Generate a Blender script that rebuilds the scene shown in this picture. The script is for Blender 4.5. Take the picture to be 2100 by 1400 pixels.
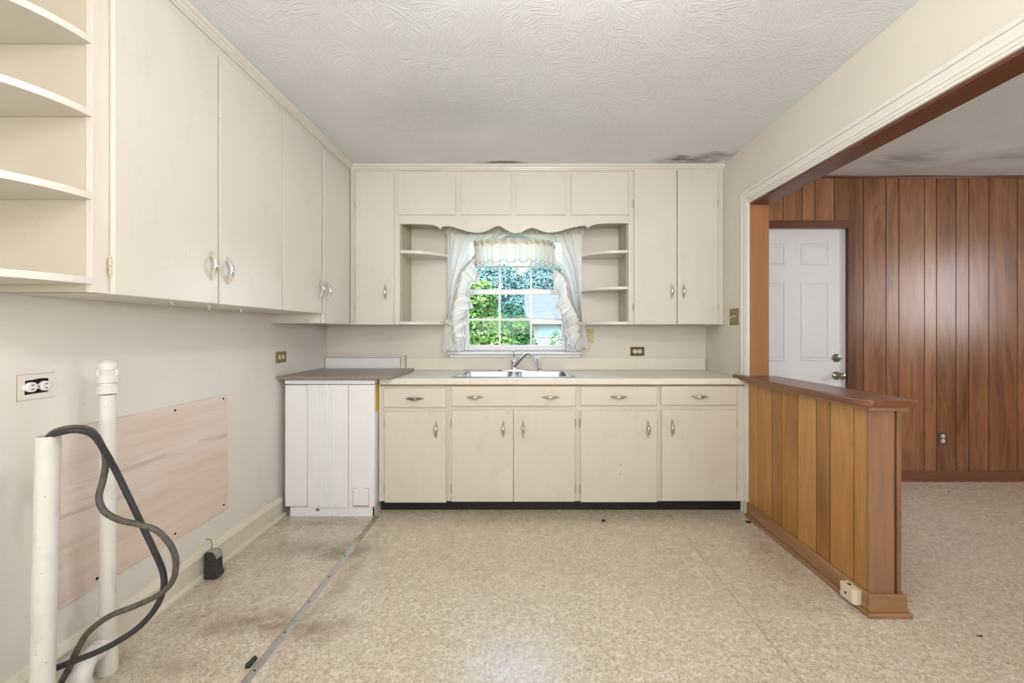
import bpy, bmesh, math, random
from mathutils import Vector, Matrix

for o in list(bpy.data.objects):
    bpy.data.objects.remove(o, do_unlink=True)
SC = bpy.context.scene
COL = SC.collection
R = math.radians

# ------------------------------------------------------------------ camera
F, CX, CY, H = 845.0, 1072.0, 681.0, 1.225      # focal length in pixels, vanishing point, eye height
cam = bpy.data.cameras.new('camera'); camo = bpy.data.objects.new('camera', cam); COL.objects.link(camo)
camo.location = (0, 0, H); camo.rotation_euler = (R(90), 0, 0)
cam.sensor_fit = 'HORIZONTAL'; cam.sensor_width = 36.0; cam.lens = 36.0 * F / 2100.0
cam.shift_x = -(CX - 1050) / 2100.0; cam.shift_y = -(700 - CY) / 2100.0
cam.clip_start = 0.02; cam.clip_end = 300
SC.camera = camo

# ------------------------------------------------------------------ world, sun, daylight, fill lights, exposure
w = bpy.data.worlds.new('world'); SC.world = w; w.use_nodes = True
nt = w.node_tree; nt.nodes.clear()
sky = nt.nodes.new('ShaderNodeTexSky'); sky.sky_type = 'NISHITA'; sky.sun_disc = False
sky.sun_elevation = R(52); sky.sun_rotation = R(200); sky.air_density = 1.2; sky.dust_density = 2.5
bg = nt.nodes.new('ShaderNodeBackground'); bg.inputs['Strength'].default_value = 2.3
ow = nt.nodes.new('ShaderNodeOutputWorld')
nt.links.new(sky.outputs[0], bg.inputs[0]); nt.links.new(bg.outputs[0], ow.inputs[0])

def light(name, kind, loc, rot, energy, color=(1, 1, 1), **kw):
    l = bpy.data.lights.new(name, kind); o = bpy.data.objects.new(name, l); COL.objects.link(o)
    o.location = loc; o.rotation_euler = rot; l.energy = energy; l.color = color
    for k, v in kw.items(): setattr(l, k, v)
    return o
light('sun', 'SUN', (-4, -4, 9), (R(38), 0, R(-58)), 5.5, (1.0, 0.95, 0.86), angle=R(0.6))
# unseen fill lights added in kitchen and den rear; daylight at the den's side wall
light('ceiling_fill_kitchen', 'AREA', (0.15, -2.22, 1.5), (R(152), 0, R(14)), 135, (0.98, 0.985, 1.0), shape='RECTANGLE', size=2.2, size_y=1.3)  # added area light, aimed upward so the ceiling bounce acts as fill
light('fill_den_rear', 'AREA', (3.6, -2.36, 1.5), (R(90), 0, 0), 22, (1.0, 0.985, 0.96), shape='RECTANGLE', size=2.4, size_y=1.4)  # added fill lamp at the unseen rear of the den
light('daylight_den_side', 'AREA', (5.37, 1.38, 1.67), (R(90), 0, R(90)), 42, (0.98, 0.98, 1.0), shape='RECTANGLE', size=1.15, size_y=0.95)
LAMP = 66.0           # emission strength of the kitchen's ceiling globe
cy = SC.cycles; cy.use_adaptive_sampling = True; cy.adaptive_threshold = 0.05; cy.max_bounces = 4; cy.diffuse_bounces = 3; cy.glossy_bounces = 3; cy.transmission_bounces = 4; cy.transparent_max_bounces = 6; cy.caustics_reflective = False; cy.caustics_refractive = False
vs = SC.view_settings
vs.view_transform = 'Standard'; vs.look = 'None'; vs.exposure = 0.10; vs.gamma = 1.0; vs.use_curve_mapping = False

# ------------------------------------------------------------------ helpers
def X(px, d): return (px - CX) * d / F
def Z(py, d): return H - (py - CY) * d / F
def wloc(o):
    v = Vector((0, 0, 0))
    while o is not None:
        v = v + o.location; o = o.parent
    return v

class MB:
    def __init__(s): s.v = []; s.f = []; s.flat = set()
    def add(s, vs_, fs):
        n = len(s.v); s.v += [tuple(p) for p in vs_]; s.f += [tuple(i + n for i in f) for f in fs]; return s
    def box(s, x0, x1, y0, y1, z0, z1, bevel=0.0):
        if x0 > x1: x0, x1 = x1, x0
        if y0 > y1: y0, y1 = y1, y0
        if z0 > z1: z0, z1 = z1, z0
        vv = [(x0, y0, z0), (x1, y0, z0), (x1, y1, z0), (x0, y1, z0), (x0, y0, z1), (x1, y0, z1), (x1, y1, z1), (x0, y1, z1)]
        ff = [(0, 3, 2, 1), (4, 5, 6, 7), (0, 1, 5, 4), (1, 2, 6, 5), (2, 3, 7, 6), (3, 0, 4, 7)]
        if bevel <= 0: return s.add(vv, ff)
        bm = bmesh.new(); bv = [bm.verts.new(p) for p in vv]
        for f in ff: bm.faces.new([bv[i] for i in f])
        bm.normal_update(); old = [f.normal.copy() for f in bm.faces]
        bmesh.ops.bevel(bm, geom=list(bm.edges), offset=bevel, segments=2, profile=0.5, affect='EDGES', clamp_overlap=True)
        return s.addbm(bm, old)
    def addbm(s, bm, new=None):
        bm.verts.index_update()
        if new is not None:
            bm.normal_update()
            s.flat |= {len(s.f) + i for i, f in enumerate(bm.faces) if any(abs(f.normal.dot(q)) > .9998 for q in new)}
        s.add([tuple(q.co) for q in bm.verts], [tuple(q.index for q in f.verts) for f in bm.faces]); bm.free(); return s
    def prism(s, poly, axis, a0, a1, bevel=0.0):
        # poly: 2D points in the plane of the other two axes (order: x,y,z without axis)
        def mk(p, a):
            q = list(p); q.insert('xyz'.index(axis), a); return tuple(q)
        n = len(poly)
        vv = [mk(p, a0) for p in poly] + [mk(p, a1) for p in poly]
        ff = [tuple(range(n - 1, -1, -1)), tuple(range(n, 2 * n))] + [(i, (i + 1) % n, n + (i + 1) % n, n + i) for i in range(n)]
        bm = bmesh.new(); bv = [bm.verts.new(p) for p in vv]
        for f in ff: bm.faces.new([bv[i] for i in f])
        bmesh.ops.recalc_face_normals(bm, faces=list(bm.faces))
        new = None
        if bevel > 0:
            bm.normal_update(); new = [f.normal.copy() for f in bm.faces]
            bmesh.ops.bevel(bm, geom=list(bm.edges), offset=bevel, segments=2, profile=0.5, affect='EDGES', clamp_overlap=True)
        return s.addbm(bm, new)
    def tube(s, path, r, n=12, caps=True):
        P = [Vector(p) for p in path]; m = len(P)
        rr = r if isinstance(r, (list, tuple)) else [r] * m
        up = Vector((0.01, 0.02, 1)); rings = []
        prev = None
        for i in range(m):
            t = (P[min(i + 1, m - 1)] - P[max(i - 1, 0)])
            if t.length < 1e-9: t = Vector((0, 0, 1))
            t.normalize()
            if prev is None:
                a = t.orthogonal().normalized()
            else:
                a = (prev - t * prev.dot(t)).normalized()
            prev = a; b = t.cross(a)
            rings.append([P[i] + (a * math.cos(2 * math.pi * k / n) + b * math.sin(2 * math.pi * k / n)) * rr[i] for k in range(n)])
        vv = [tuple(p) for ring in rings for p in ring]
        ff = [(i * n + k, i * n + (k + 1) % n, (i + 1) * n + (k + 1) % n, (i + 1) * n + k) for i in range(m - 1) for k in range(n)]
        if caps: ff += [tuple(range(n - 1, -1, -1)), tuple(range((m - 1) * n, m * n))]
        return s.add(vv, ff)
    def ring(s, u0, u1, v0, v1, w, d0, d1, plane='y', wt=None):
        # four butt-jointed bars of a rectangular frame; plane 'y': u=x v=z, 'x': u=y v=z
        wt = w if wt is None else wt
        for a, c, e, f in ((u0, u1, v0, v0 + wt), (u0, u1, v1 - wt, v1), (u0, u0 + w, v0 + wt, v1 - wt), (u1 - w, u1, v0 + wt, v1 - wt)):
            if plane == 'y': s.box(a, c, d0, d1, e, f)
            else: s.box(d0, d1, a, c, e, f)
        return s
    def lathe(s, prof, c, axis='z', n=24, closed=False):
        # prof: (radius, height) list
        c = Vector(c); vv = []; m = len(prof)
        for (r, h) in prof:
            for k in range(n):
                a = 2 * math.pi * k / n; p = [r * math.cos(a), r * math.sin(a)]
                if axis == 'z': q = (p[0], p[1], h)
                elif axis == 'y': q = (p[0], h, p[1])
                else: q = (h, p[0], p[1])
                vv.append(tuple(c + Vector(q)))
        ff = [(i * n + k, i * n + (k + 1) % n, (i + 1) * n + (k + 1) % n, (i + 1) * n + k) for i in range(m - 1) for k in range(n)]
        if closed: ff += [((m - 1) * n + k, (m - 1) * n + (k + 1) % n, (k + 1) % n, k) for k in range(n)]
        else: ff += [tuple(range(n - 1, -1, -1)), tuple(range((m - 1) * n, m * n))]
        return s.add(vv, ff)
    def grid(s, fn, nu, nv):
        vv = [tuple(fn(i / nu, j / nv)) for j in range(nv + 1) for i in range(nu + 1)]
        ff = [(j * (nu + 1) + i, j * (nu + 1) + i + 1, (j + 1) * (nu + 1) + i + 1, (j + 1) * (nu + 1) + i) for j in range(nv) for i in range(nu)]
        return s.add(vv, ff)
    def mesh(s, name, mat, off=(0, 0, 0), smooth=None, recalc=True):
        me = bpy.data.meshes.new(name)
        ox, oy, oz = off
        me.from_pydata([(a - ox, b - oy, c - oz) for a, b, c in s.v], [], s.f)
        if recalc and len(s.f) < 20000:
            bm = bmesh.new(); bm.from_mesh(me); bmesh.ops.recalc_face_normals(bm, faces=list(bm.faces)); bm.to_mesh(me); bm.free()
        me.materials.append(mat)
        if smooth:
            me.polygons.foreach_set('use_smooth', [True] * len(me.polygons))
            me.set_sharp_from_angle(angle=R(smooth))
            if s.flat: me.polygons.foreach_set('use_smooth', [i not in s.flat for i in range(len(me.polygons))])
        me.update(); return me
    def build(s, name, mat, parent=None, smooth=35, recalc=True, origin=None):
        if parent is not None:
            off = wloc(parent); loc = (0, 0, 0)
        else:
            if origin is None:
                xs = [p[0] for p in s.v]; ys = [p[1] for p in s.v]; zs = [p[2] for p in s.v]
                origin = ((min(xs) + max(xs)) / 2, (min(ys) + max(ys)) / 2, min(zs))
            off = origin; loc = origin
        o = bpy.data.objects.new(name, s.mesh(name, mat, off, smooth, recalc)); COL.objects.link(o)
        o.location = loc
        if parent is not None: o.parent = parent
        return o

def put(name, mesh, parent, loc, rot=(0, 0, 0), scale=None):
    o = bpy.data.objects.new(name, mesh); COL.objects.link(o)
    o.location = Vector(loc) - (wloc(parent) if parent is not None else Vector((0, 0, 0)))
    o.rotation_euler = rot
    if scale: o.scale = scale
    if parent is not None: o.parent = parent
    return o
def thing(name, label, cat, loc, group=None):
    o = bpy.data.objects.new(name, None); COL.objects.link(o); o.location = loc; o.empty_display_size = 0.05
    o['label'] = label; o['category'] = cat
    if group: o['group'] = group
    return o
def tag(o, label, cat, group=None):
    o['label'] = label; o['category'] = cat
    if group: o['group'] = group
    return o
def struct(o): o['kind'] = 'structure'; return o
def sroot(name, loc=(0, 0, 0)):
    o = bpy.data.objects.new(name, None); COL.objects.link(o); o.location = loc; o['kind'] = 'structure'; return o

# ------------------------------------------------------------------ materials
def srgb(r, g, b):
    def l(c):
        c /= 255.0
        return c / 12.92 if c <= 0.04045 else ((c + 0.055) / 1.055) ** 2.4
    return (l(r), l(g), l(b), 1.0)
class Mat:
    def __init__(s, name, rough=0.5, metal=0.0, spec=0.5):
        s.m = bpy.data.materials.new(name); s.m.use_nodes = True
        s.t = s.m.node_tree; s.b = s.t.nodes['Principled BSDF']; s.out = s.t.nodes['Material Output']
        s.b.inputs['Roughness'].default_value = rough; s.b.inputs['Metallic'].default_value = metal
        s.b.inputs['Specular IOR Level'].default_value = spec
        s._pos = None
    def n(s, typ, **kw):
        q = s.t.nodes.new(typ)
        for k, v in kw.items(): setattr(q, k, v)
        return q
    def l(s, a, b): s.t.links.new(a, b)
    def pos(s):
        if s._pos is None: s._pos = s.n('ShaderNodeNewGeometry').outputs['Position']
        return s._pos
    def val(s, sock, v):
        if hasattr(v, 'is_linked') or hasattr(v, 'links'): s.l(v, sock)
        else: sock.default_value = v
    def math(s, op, a, b=None, clamp=False):
        q = s.n('ShaderNodeMath', operation=op, use_clamp=clamp); s.val(q.inputs[0], a)
        if b is not None: s.val(q.inputs[1], b)
        return q.outputs[0]
    def mapv(s, vec, loc=(0, 0, 0), rot=(0, 0, 0), scale=(1, 1, 1)):
        q = s.n('ShaderNodeMapping'); s.l(vec, q.inputs['Vector'])
        q.inputs['Location'].default_value = loc; q.inputs['Rotation'].default_value = rot; q.inputs['Scale'].default_value = scale
        return q.outputs[0]
    def noise(s, vec, scale, detail=2.0, rough=0.5, dist=0.0):
        q = s.n('ShaderNodeTexNoise'); s.l(vec, q.inputs['Vector'])
        q.inputs['Scale'].default_value = scale; q.inputs['Detail'].default_value = detail
        q.inputs['Roughness'].default_value = rough; q.inputs['Distortion'].default_value = dist
        return q.outputs['Fac']
    def ramp(s, fac, stops, interp='LINEAR'):
        q = s.n('ShaderNodeValToRGB'); s.l(fac, q.inputs[0]); cr = q.color_ramp; cr.interpolation = interp
        while len(cr.elements) > 1: cr.elements.remove(cr.elements[-1])
        cr.elements[0].position = stops[0][0]; cr.elements[0].color = stops[0][1]
        for p, c in stops[1:]:
            e = cr.elements.new(p); e.color = c
        return q.outputs[0]
    def fr(s, fac, a, b, lo=0.0, hi=1.0):
        q = s.n('ShaderNodeMapRange', clamp=True); s.l(fac, q.inputs[0])
        q.inputs[1].default_value = a; q.inputs[2].default_value = b; q.inputs[3].default_value = lo; q.inputs[4].default_value = hi
        return q.outputs[0]
    def mix(s, fac, a, b, blend='MIX'):
        q = s.n('ShaderNodeMix', data_type='RGBA', blend_type=blend)
        s.val(q.inputs[0], fac); s.val(q.inputs[6], a); s.val(q.inputs[7], b); return q.outputs[2]
    def color(s, c): s.val(s.b.inputs['Base Color'], c)
    def bump(s, h, strength=0.3, dist=0.01):
        q = s.n('ShaderNodeBump'); q.inputs['Strength'].default_value = strength; q.inputs['Distance'].default_value = dist
        s.l(h, q.inputs['Height']); s.l(q.outputs[0], s.b.inputs['Normal'])
    def spot(s, c, r, soft=0.5, warp=0.0, wscale=8.0):
        # elliptical stain mask in world x,y (or with any zero radius ignored axis)
        p = s.pos()
        key = (warp, wscale)
        if not hasattr(s, 'warps'): s.warps = {}
        if warp > 0 and key in s.warps: p = s.warps[key]
        elif warp > 0:
            q = s.n('ShaderNodeTexNoise'); s.l(p, q.inputs['Vector']); q.inputs['Scale'].default_value = wscale; q.inputs['Detail'].default_value = 4
            a = s.n('ShaderNodeVectorMath', operation='MULTIPLY_ADD'); s.l(q.outputs['Color'], a.inputs[0])
            a.inputs[1].default_value = (warp, warp, warp); s.l(p, a.inputs[2])
            b_ = s.n('ShaderNodeVectorMath', operation='SUBTRACT'); s.l(a.outputs[0], b_.inputs[0]); b_.inputs[1].default_value = (warp / 2,) * 3
            p = b_.outputs[0]; s.warps[key] = p
        sc = tuple(1.0 / q if q else 0.0 for q in r)
        v = s.n('ShaderNodeVectorMath', operation='SUBTRACT'); s.l(p, v.inputs[0]); v.inputs[1].default_value = c
        v2 = s.n('ShaderNodeVectorMath', operation='MULTIPLY'); s.l(v.outputs[0], v2.inputs[0]); v2.inputs[1].default_value = sc
        v3 = s.n('ShaderNodeVectorMath', operation='LENGTH'); s.l(v2.outputs[0], v3.inputs[0])
        return s.fr(v3.outputs['Value'], 1.0, 1.0 - soft, 0.0, 1.0)

def plain(name, c, rough=0.5, metal=0.0, spec=0.5, var=0.06, vscale=9.0, bump=0.0, bscale=60):
    m = Mat(name, rough, metal, spec)
    n = m.noise(m.pos(), vscale, 4)
    d = tuple(q * (1 - var) for q in c[:3]) + (1,); e = tuple(min(1, q * (1 + var)) for q in c[:3]) + (1,)
    m.color(m.ramp(n, [(0.3, d), (0.7, e)]))
    if bump: m.bump(m.noise(m.pos(), bscale, 3), bump, 0.003)
    return m.m

def paint(name, c, rough=0.35, grime=0.35, speck=0.6, stroke=0.12, grimecol=(150, 128, 92)):
    m = Mat(name, rough)
    p = m.pos()
    big = m.noise(p, 2.2, 3)
    base = m.ramp(big, [(0.3, tuple(q * 0.955 for q in c[:3]) + (1,)), (0.7, c)])
    blotch = m.fr(m.noise(m.mapv(p, scale=(1.4, 1.4, 0.7)), 7.0, 3, 0.65), 0.58, 0.80, 0.0, grime)
    col = m.mix(blotch, base, srgb(*grimecol))
    sp = m.noise(p, 95.0, 2, 0.5)
    gate = m.fr(m.noise(p, 5.0, 2), 0.45, 0.65)
    fleck = m.math('MULTIPLY', m.fr(sp, 0.715, 0.76, 0.0, speck), gate)
    col = m.mix(fleck, col, srgb(96, 74, 48))
    m.color(col)
    if stroke >= 0.1: m.bump(m.noise(m.mapv(p, scale=(160, 160, 3.0)), 1.0, 1), stroke, 0.0015)
    return m.m

CAB = paint('cream_cabinet_paint', srgb(225, 218, 207), 0.30, grime=0.10, speck=0.5)
CABBASE = paint('worn_cream_cabinet_paint', srgb(223, 215, 201), 0.38, grime=0.16, speck=0.9)
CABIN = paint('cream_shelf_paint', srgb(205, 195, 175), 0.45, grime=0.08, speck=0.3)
WALLP = paint('off_white_wall_paint', srgb(234, 228, 219), 0.5, grime=0.06, speck=0.55, stroke=0.05)
BACKP = paint('cream_wall_paint', srgb(230, 223, 210), 0.5, grime=0.05, speck=0.25, stroke=0.05)
TRIMP = paint('white_trim_paint', srgb(236, 232, 224), 0.35, grime=0.06, speck=0.3)
BASEP = paint('grimy_baseboard_paint', srgb(232, 223, 205), 0.4, grime=0.3, speck=1.0)
WINP = plain('white_window_paint', srgb(250, 250, 250), 0.35, var=0.01)
EDGE = plain('grimy_shaded_gap', srgb(150, 130, 98), 0.7, var=0.2)  # one dark tone for grime, seams and painted gap shade

def ceiling_mat(name, c, stomp=True):
    m = Mat(name, 0.75, spec=0.25); p = m.pos()
    base = m.ramp(m.noise(p, 1.6, 4), [(0.3, tuple(q * 0.94 for q in c[:3]) + (1,)), (0.7, c)])
    if stomp:
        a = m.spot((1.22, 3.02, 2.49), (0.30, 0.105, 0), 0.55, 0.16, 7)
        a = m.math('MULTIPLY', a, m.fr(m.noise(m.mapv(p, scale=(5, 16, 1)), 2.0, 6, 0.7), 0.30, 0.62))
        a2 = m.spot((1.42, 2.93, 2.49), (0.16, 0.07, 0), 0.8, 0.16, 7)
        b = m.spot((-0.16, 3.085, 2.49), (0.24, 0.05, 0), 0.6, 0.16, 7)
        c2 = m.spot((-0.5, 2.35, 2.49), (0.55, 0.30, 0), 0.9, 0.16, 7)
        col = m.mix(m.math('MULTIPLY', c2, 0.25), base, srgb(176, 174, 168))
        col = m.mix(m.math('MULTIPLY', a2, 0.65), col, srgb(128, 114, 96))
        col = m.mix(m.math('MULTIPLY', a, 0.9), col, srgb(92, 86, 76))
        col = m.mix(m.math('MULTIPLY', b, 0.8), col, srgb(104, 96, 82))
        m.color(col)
        vo = m.n('ShaderNodeTexVoronoi'); m.l(p, vo.inputs['Vector']); vo.inputs['Scale'].default_value = 9.0
        se = m.n('ShaderNodeSeparateColor'); m.l(vo.outputs['Color'], se.inputs[0])
        vr = m.n('ShaderNodeVectorRotate', rotation_type='Z_AXIS'); m.l(p, vr.inputs['Vector'])
        m.l(m.math('MULTIPLY', se.outputs[0], 6.283), vr.inputs['Angle'])
        h = m.noise(m.mapv(vr.outputs[0], scale=(24, 115, 1)), 1.0, 1, 0.5, 0.6)
        h = m.fr(h, 0.45, 0.68)
        m.bump(h, 0.28, 0.005)
    else:
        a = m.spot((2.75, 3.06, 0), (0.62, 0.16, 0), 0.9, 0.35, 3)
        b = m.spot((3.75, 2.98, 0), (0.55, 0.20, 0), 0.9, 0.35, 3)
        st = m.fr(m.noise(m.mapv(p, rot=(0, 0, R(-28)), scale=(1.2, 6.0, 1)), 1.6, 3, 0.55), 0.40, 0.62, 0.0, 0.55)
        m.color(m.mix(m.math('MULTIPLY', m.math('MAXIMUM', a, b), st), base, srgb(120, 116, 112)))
        h = m.noise(p, 85, 2, 0.6)
        m.bump(h, 0.5, 0.006)
    return m.m
CEIL = ceiling_mat('stomp_textured_ceiling', srgb(240, 242, 244))
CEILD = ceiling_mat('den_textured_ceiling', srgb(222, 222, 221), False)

def floor_mat():
    m = Mat('speckled_vinyl_floor', 0.33, spec=0.8); p = m.pos()
    v = m.n('ShaderNodeTexVoronoi'); m.l(m.mapv(p, scale=(1, 1, 0.01)), v.inputs['Vector']); v.inputs['Scale'].default_value = 98
    se = m.n('ShaderNodeSeparateColor'); m.l(v.outputs['Color'], se.inputs[0])
    base = m.ramp(se.outputs[0], [(0.0, srgb(202, 188, 165)), (0.45, srgb(214, 202, 182)), (1.0, srgb(227, 218, 203))])
    ve = m.n('ShaderNodeTexVoronoi', feature='DISTANCE_TO_EDGE'); m.l(m.mapv(p, scale=(1, 1, 0.01)), ve.inputs['Vector']); ve.inputs['Scale'].default_value = 98
    gate = m.fr(m.noise(p, 60, 1), 0.40, 0.58)
    line = m.math('MULTIPLY', m.fr(ve.outputs['Distance'], 0.12, 0.02, 0.0, 0.62), gate)
    col = m.mix(line, base, srgb(136, 112, 84))
    big = m.fr(m.noise(p, 1.7, 3, 0.6), 0.35, 0.75, 0.0, 0.16)
    col = m.mix(big, col, srgb(184, 162, 130))
    # dirt left where the appliances stood, either side of the metal strip
    gn = m.noise(p, 13, 4, 0.7)
    def stain(c, r, amt, soft=0.9, warp=0.16, ws=5, cc=(112, 88, 60)):
        nonlocal col
        k = m.math('MULTIPLY', m.spot(c, r, soft, warp, ws), m.fr(gn, 0.28, 0.66, 0.0, amt))
        col = m.mix(k, col, srgb(*cc))
    stain((-1.12, 2.33, 0), (0.40, 0.13, 0), 0.95)
    stain((-0.98, 2.28, 0), (0.16, 0.10, 0), 0.9)
    stain((-1.12, 1.73, 0), (0.50, 0.12, 0), 0.85)
    stain((-0.84, 1.70, 0), (0.14, 0.10, 0), 0.8)
    stain((-1.30, 1.52, 0), (0.34, 0.12, 0), 0.5)
    stain((-1.25, 2.66, 0), (0.40, 0.10, 0), 0.75)
    stain((-0.90, 2.0, 0), (0.08, 0.75, 0), 0.6, 0.9)
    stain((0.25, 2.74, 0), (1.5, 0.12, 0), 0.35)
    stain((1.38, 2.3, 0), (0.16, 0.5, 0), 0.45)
    # sheet seam
    col2 = m.mix(m.math('MULTIPLY', m.spot((0.98, 2.0, 0), (0.0025, 9, 0), 0.4, 0.008, 3), 0.55), col, srgb(120, 98, 72))
    m.color(col2)
    m.l(m.fr(gn, 0.3, 0.7, 0.20, 0.32), m.b.inputs['Roughness'])
    return m.m
FLOOR = floor_mat()

def wood(name, stops, rough=0.30, axis='z', figure=0.5, vary=0.35, gscale=1.0, figcol=(72, 40, 24), coat=0.0):
    m = Mat(name, rough); p = m.pos()
    oi = m.n('ShaderNodeObjectInfo')
    off = m.n('ShaderNodeVectorMath', operation='SCALE'); off.inputs[0].default_value = (7.3, 11.1, 5.7)
    m.l(m.math('MULTIPLY', oi.outputs['Random'], 9.0), off.inputs['Scale'])
    ad = m.n('ShaderNodeVectorMath', operation='ADD'); m.l(p, ad.inputs[0]); m.l(off.outputs[0], ad.inputs[1])
    q = ad.outputs[0]
    sA = {'z': (34, 34, 1.5), 'y': (34, 1.5, 34), 'x': (1.5, 34, 34)}[axis]
    sB = {'z': (5.5, 5.5, 0.8), 'y': (5.5, 0.8, 5.5), 'x': (0.8, 5.5, 5.5)}[axis]
    sC = {'z': (210, 210, 5), 'y': (210, 5, 210), 'x': (5, 210, 210)}[axis]
    g = m.noise(m.mapv(q, scale=tuple(v * gscale for v in sA)), 1.0, 3, 0.6, 0.8)
    f = m.noise(m.mapv(q, scale=sB), 1.0, 4, 0.55, 1.6)
    fi = m.noise(m.mapv(q, scale=sC), 1.0, 2)
    mixed = m.math('ADD', m.math('MULTIPLY', g, 0.28), m.math('MULTIPLY', f, 0.72))
    mixed = m.math('ADD', mixed, m.math('MULTIPLY', m.math('SUBTRACT', oi.outputs['Random'], 0.5), vary))
    col = m.ramp(mixed, stops)
    band = m.math('MULTIPLY', m.fr(f, 0.60, 0.66), m.fr(f, 0.74, 0.67))
    col = m.mix(m.math('MULTIPLY', band, figure), col, srgb(*figcol))
    col = m.mix(m.fr(fi, 0.45, 0.75, 0.0, 0.12), col, srgb(*figcol))
    m.color(col); m.bump(fi, 0.02, 0.001)
    if coat: m.b.inputs['Coat Weight'].default_value = coat; m.b.inputs['Coat Roughness'].default_value = 0.18
    return m.m
W_DEN = wood('den_panel_wood', [(0.25, srgb(110, 68, 44)), (0.5, srgb(150, 102, 68)), (0.75, srgb(176, 128, 90))], 0.30, figure=0.45, vary=0.25)
W_HALF = wood('honey_panel_wood', [(0.25, srgb(140, 94, 48)), (0.5, srgb(180, 130, 70)), (0.75, srgb(200, 154, 92))], 0.34, figure=0.3, vary=0.25, figcol=(110, 68, 36))
W_CAP = wood('cap_wood', [(0.25, srgb(108, 66, 42)), (0.5, srgb(136, 88, 58)), (0.75, srgb(152, 104, 70))], 0.28, axis='y', figure=0.3)
W_JAMB = wood('jamb_wood', [(0.25, srgb(134, 88, 52)), (0.5, srgb(156, 108, 66)), (0.75, srgb(168, 120, 76))], 0.45, figure=0.15)
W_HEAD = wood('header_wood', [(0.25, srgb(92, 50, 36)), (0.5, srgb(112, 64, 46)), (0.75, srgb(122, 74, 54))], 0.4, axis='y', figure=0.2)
W_TRIM = wood('dark_trim_wood', [(0.25, srgb(84, 48, 34)), (0.5, srgb(112, 70, 50)), (0.75, srgb(132, 88, 64))], 0.35, figure=0.35)
W_TRIMX = wood('dark_base_wood', [(0.25, srgb(92, 52, 36)), (0.5, srgb(118, 72, 52)), (0.75, srgb(138, 90, 66))], 0.35, axis='x', figure=0.5)
W_BASEY = wood('honey_base_wood', [(0.25, srgb(130, 92, 62)), (0.5, srgb(160, 120, 84)), (0.75, srgb(178, 138, 102))], 0.35, axis='y', figure=0.3)
PLY = wood('raw_plywood', [(0.25, srgb(214, 188, 168)), (0.5, srgb(230, 212, 198)), (0.75, srgb(240, 228, 218))], 0.55, axis='y', figure=0.35, vary=0.0, gscale=0.7, figcol=(150, 104, 76))
GROOVE = plain('dark_groove', srgb(46, 28, 18), 0.8)
CHROME = plain('worn_chrome', srgb(226, 224, 220), 0.2, 1.0, var=0.08, vscale=40)
TARN = plain('tarnished_chrome', srgb(206, 200, 188), 0.26, 0.95, var=0.2, vscale=120)
STEEL = plain('brushed_steel', srgb(200, 204, 208), 0.22, 1.0, var=0.05)
BRASSPL = plain('aged_brass_plate', srgb(150, 134, 100), 0.45, 0.6, var=0.25, vscale=80)
BROWNPL = plain('brown_metal_plate', srgb(96, 76, 50), 0.45, 0.3, var=0.3, vscale=120)
GREYPL = plain('grey_metal_plate', srgb(120, 108, 96), 0.4, 0.7, var=0.2, vscale=90)
HINGE = plain('painted_rusty_hinge', srgb(200, 186, 158), 0.5, 0.1, var=0.4, vscale=160)
IVORY = plain('ivory_plastic', srgb(226, 214, 184), 0.4, var=0.05)
BEIGEPL = plain('beige_switch_plate', srgb(206, 190, 146), 0.45, var=0.06)
WHITEPL = plain('white_plastic', srgb(236, 234, 230), 0.4, var=0.04)
PVC = paint('dusty_pvc', srgb(229, 226, 218), 0.4, grime=0.3, speck=0.8, stroke=0.03)
BLACK = plain('black_kick', srgb(20, 19, 18), 0.5, var=0.4, vscale=30)
DARK = plain('dark_void', srgb(16, 14, 12), 0.9)
RUBBER = plain('dusty_black_cable', srgb(46, 45, 46), 0.5, var=0.35, vscale=70)
RUBBERB = plain('dusty_grey_cable', srgb(86, 80, 72), 0.6, var=0.4, vscale=55)
APPL = paint('white_enamel', srgb(246, 247, 249), 0.28, grime=0.06, speck=0.35, stroke=0.0, grimecol=(170, 165, 155))
LAMW = plain('white_panel', srgb(240, 241, 240), 0.35, var=0.02)
COUNTER = plain('cream_laminate', srgb(234, 227, 212), 0.30, var=0.02)
ALU = plain('dull_aluminium', srgb(196, 192, 186), 0.35, 0.75, var=0.12, vscale=25)
YELLOW = plain('yellow_label', srgb(226, 182, 30), 0.5, var=0.1, vscale=60)
DUST = plain('dusty_black_plastic', srgb(52, 49, 46), 0.55, var=0.55, vscale=60)
DUSTT = plain('grey_dust', srgb(164, 160, 152), 0.9, var=0.15, vscale=50)
RUST = plain('rust', srgb(120, 66, 34), 0.8, var=0.4, vscale=150)
def stone_mat():
    m = Mat('grey_brown_laminate', 0.32); p = m.pos()
    n = m.noise(p, 70, 5, 0.7)
    m.color(m.ramp(n, [(0.3, srgb(112, 96, 82)), (0.5, srgb(146, 132, 118)), (0.7, srgb(172, 160, 146))])); return m.m
SLAB = stone_mat()
def glass_mat():
    m = Mat('window_glass'); t = m.t; t.nodes.remove(m.b)
    tr = m.n('ShaderNodeBsdfTransparent'); tr.inputs[0].default_value = (0.97, 0.985, 0.985, 1)
    gl = m.n('ShaderNodeBsdfGlossy'); gl.inputs['Roughness'].default_value = 0.02
    fz = m.n('ShaderNodeFresnel'); fz.inputs['IOR'].default_value = 1.15
    mx = m.n('ShaderNodeMixShader'); m.l(fz.outputs[0], mx.inputs[0]); m.l(tr.outputs[0], mx.inputs[1]); m.l(gl.outputs[0], mx.inputs[2])
    m.l(mx.outputs[0], m.out.inputs[0]); return m.m
GLASS = glass_mat()
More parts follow.
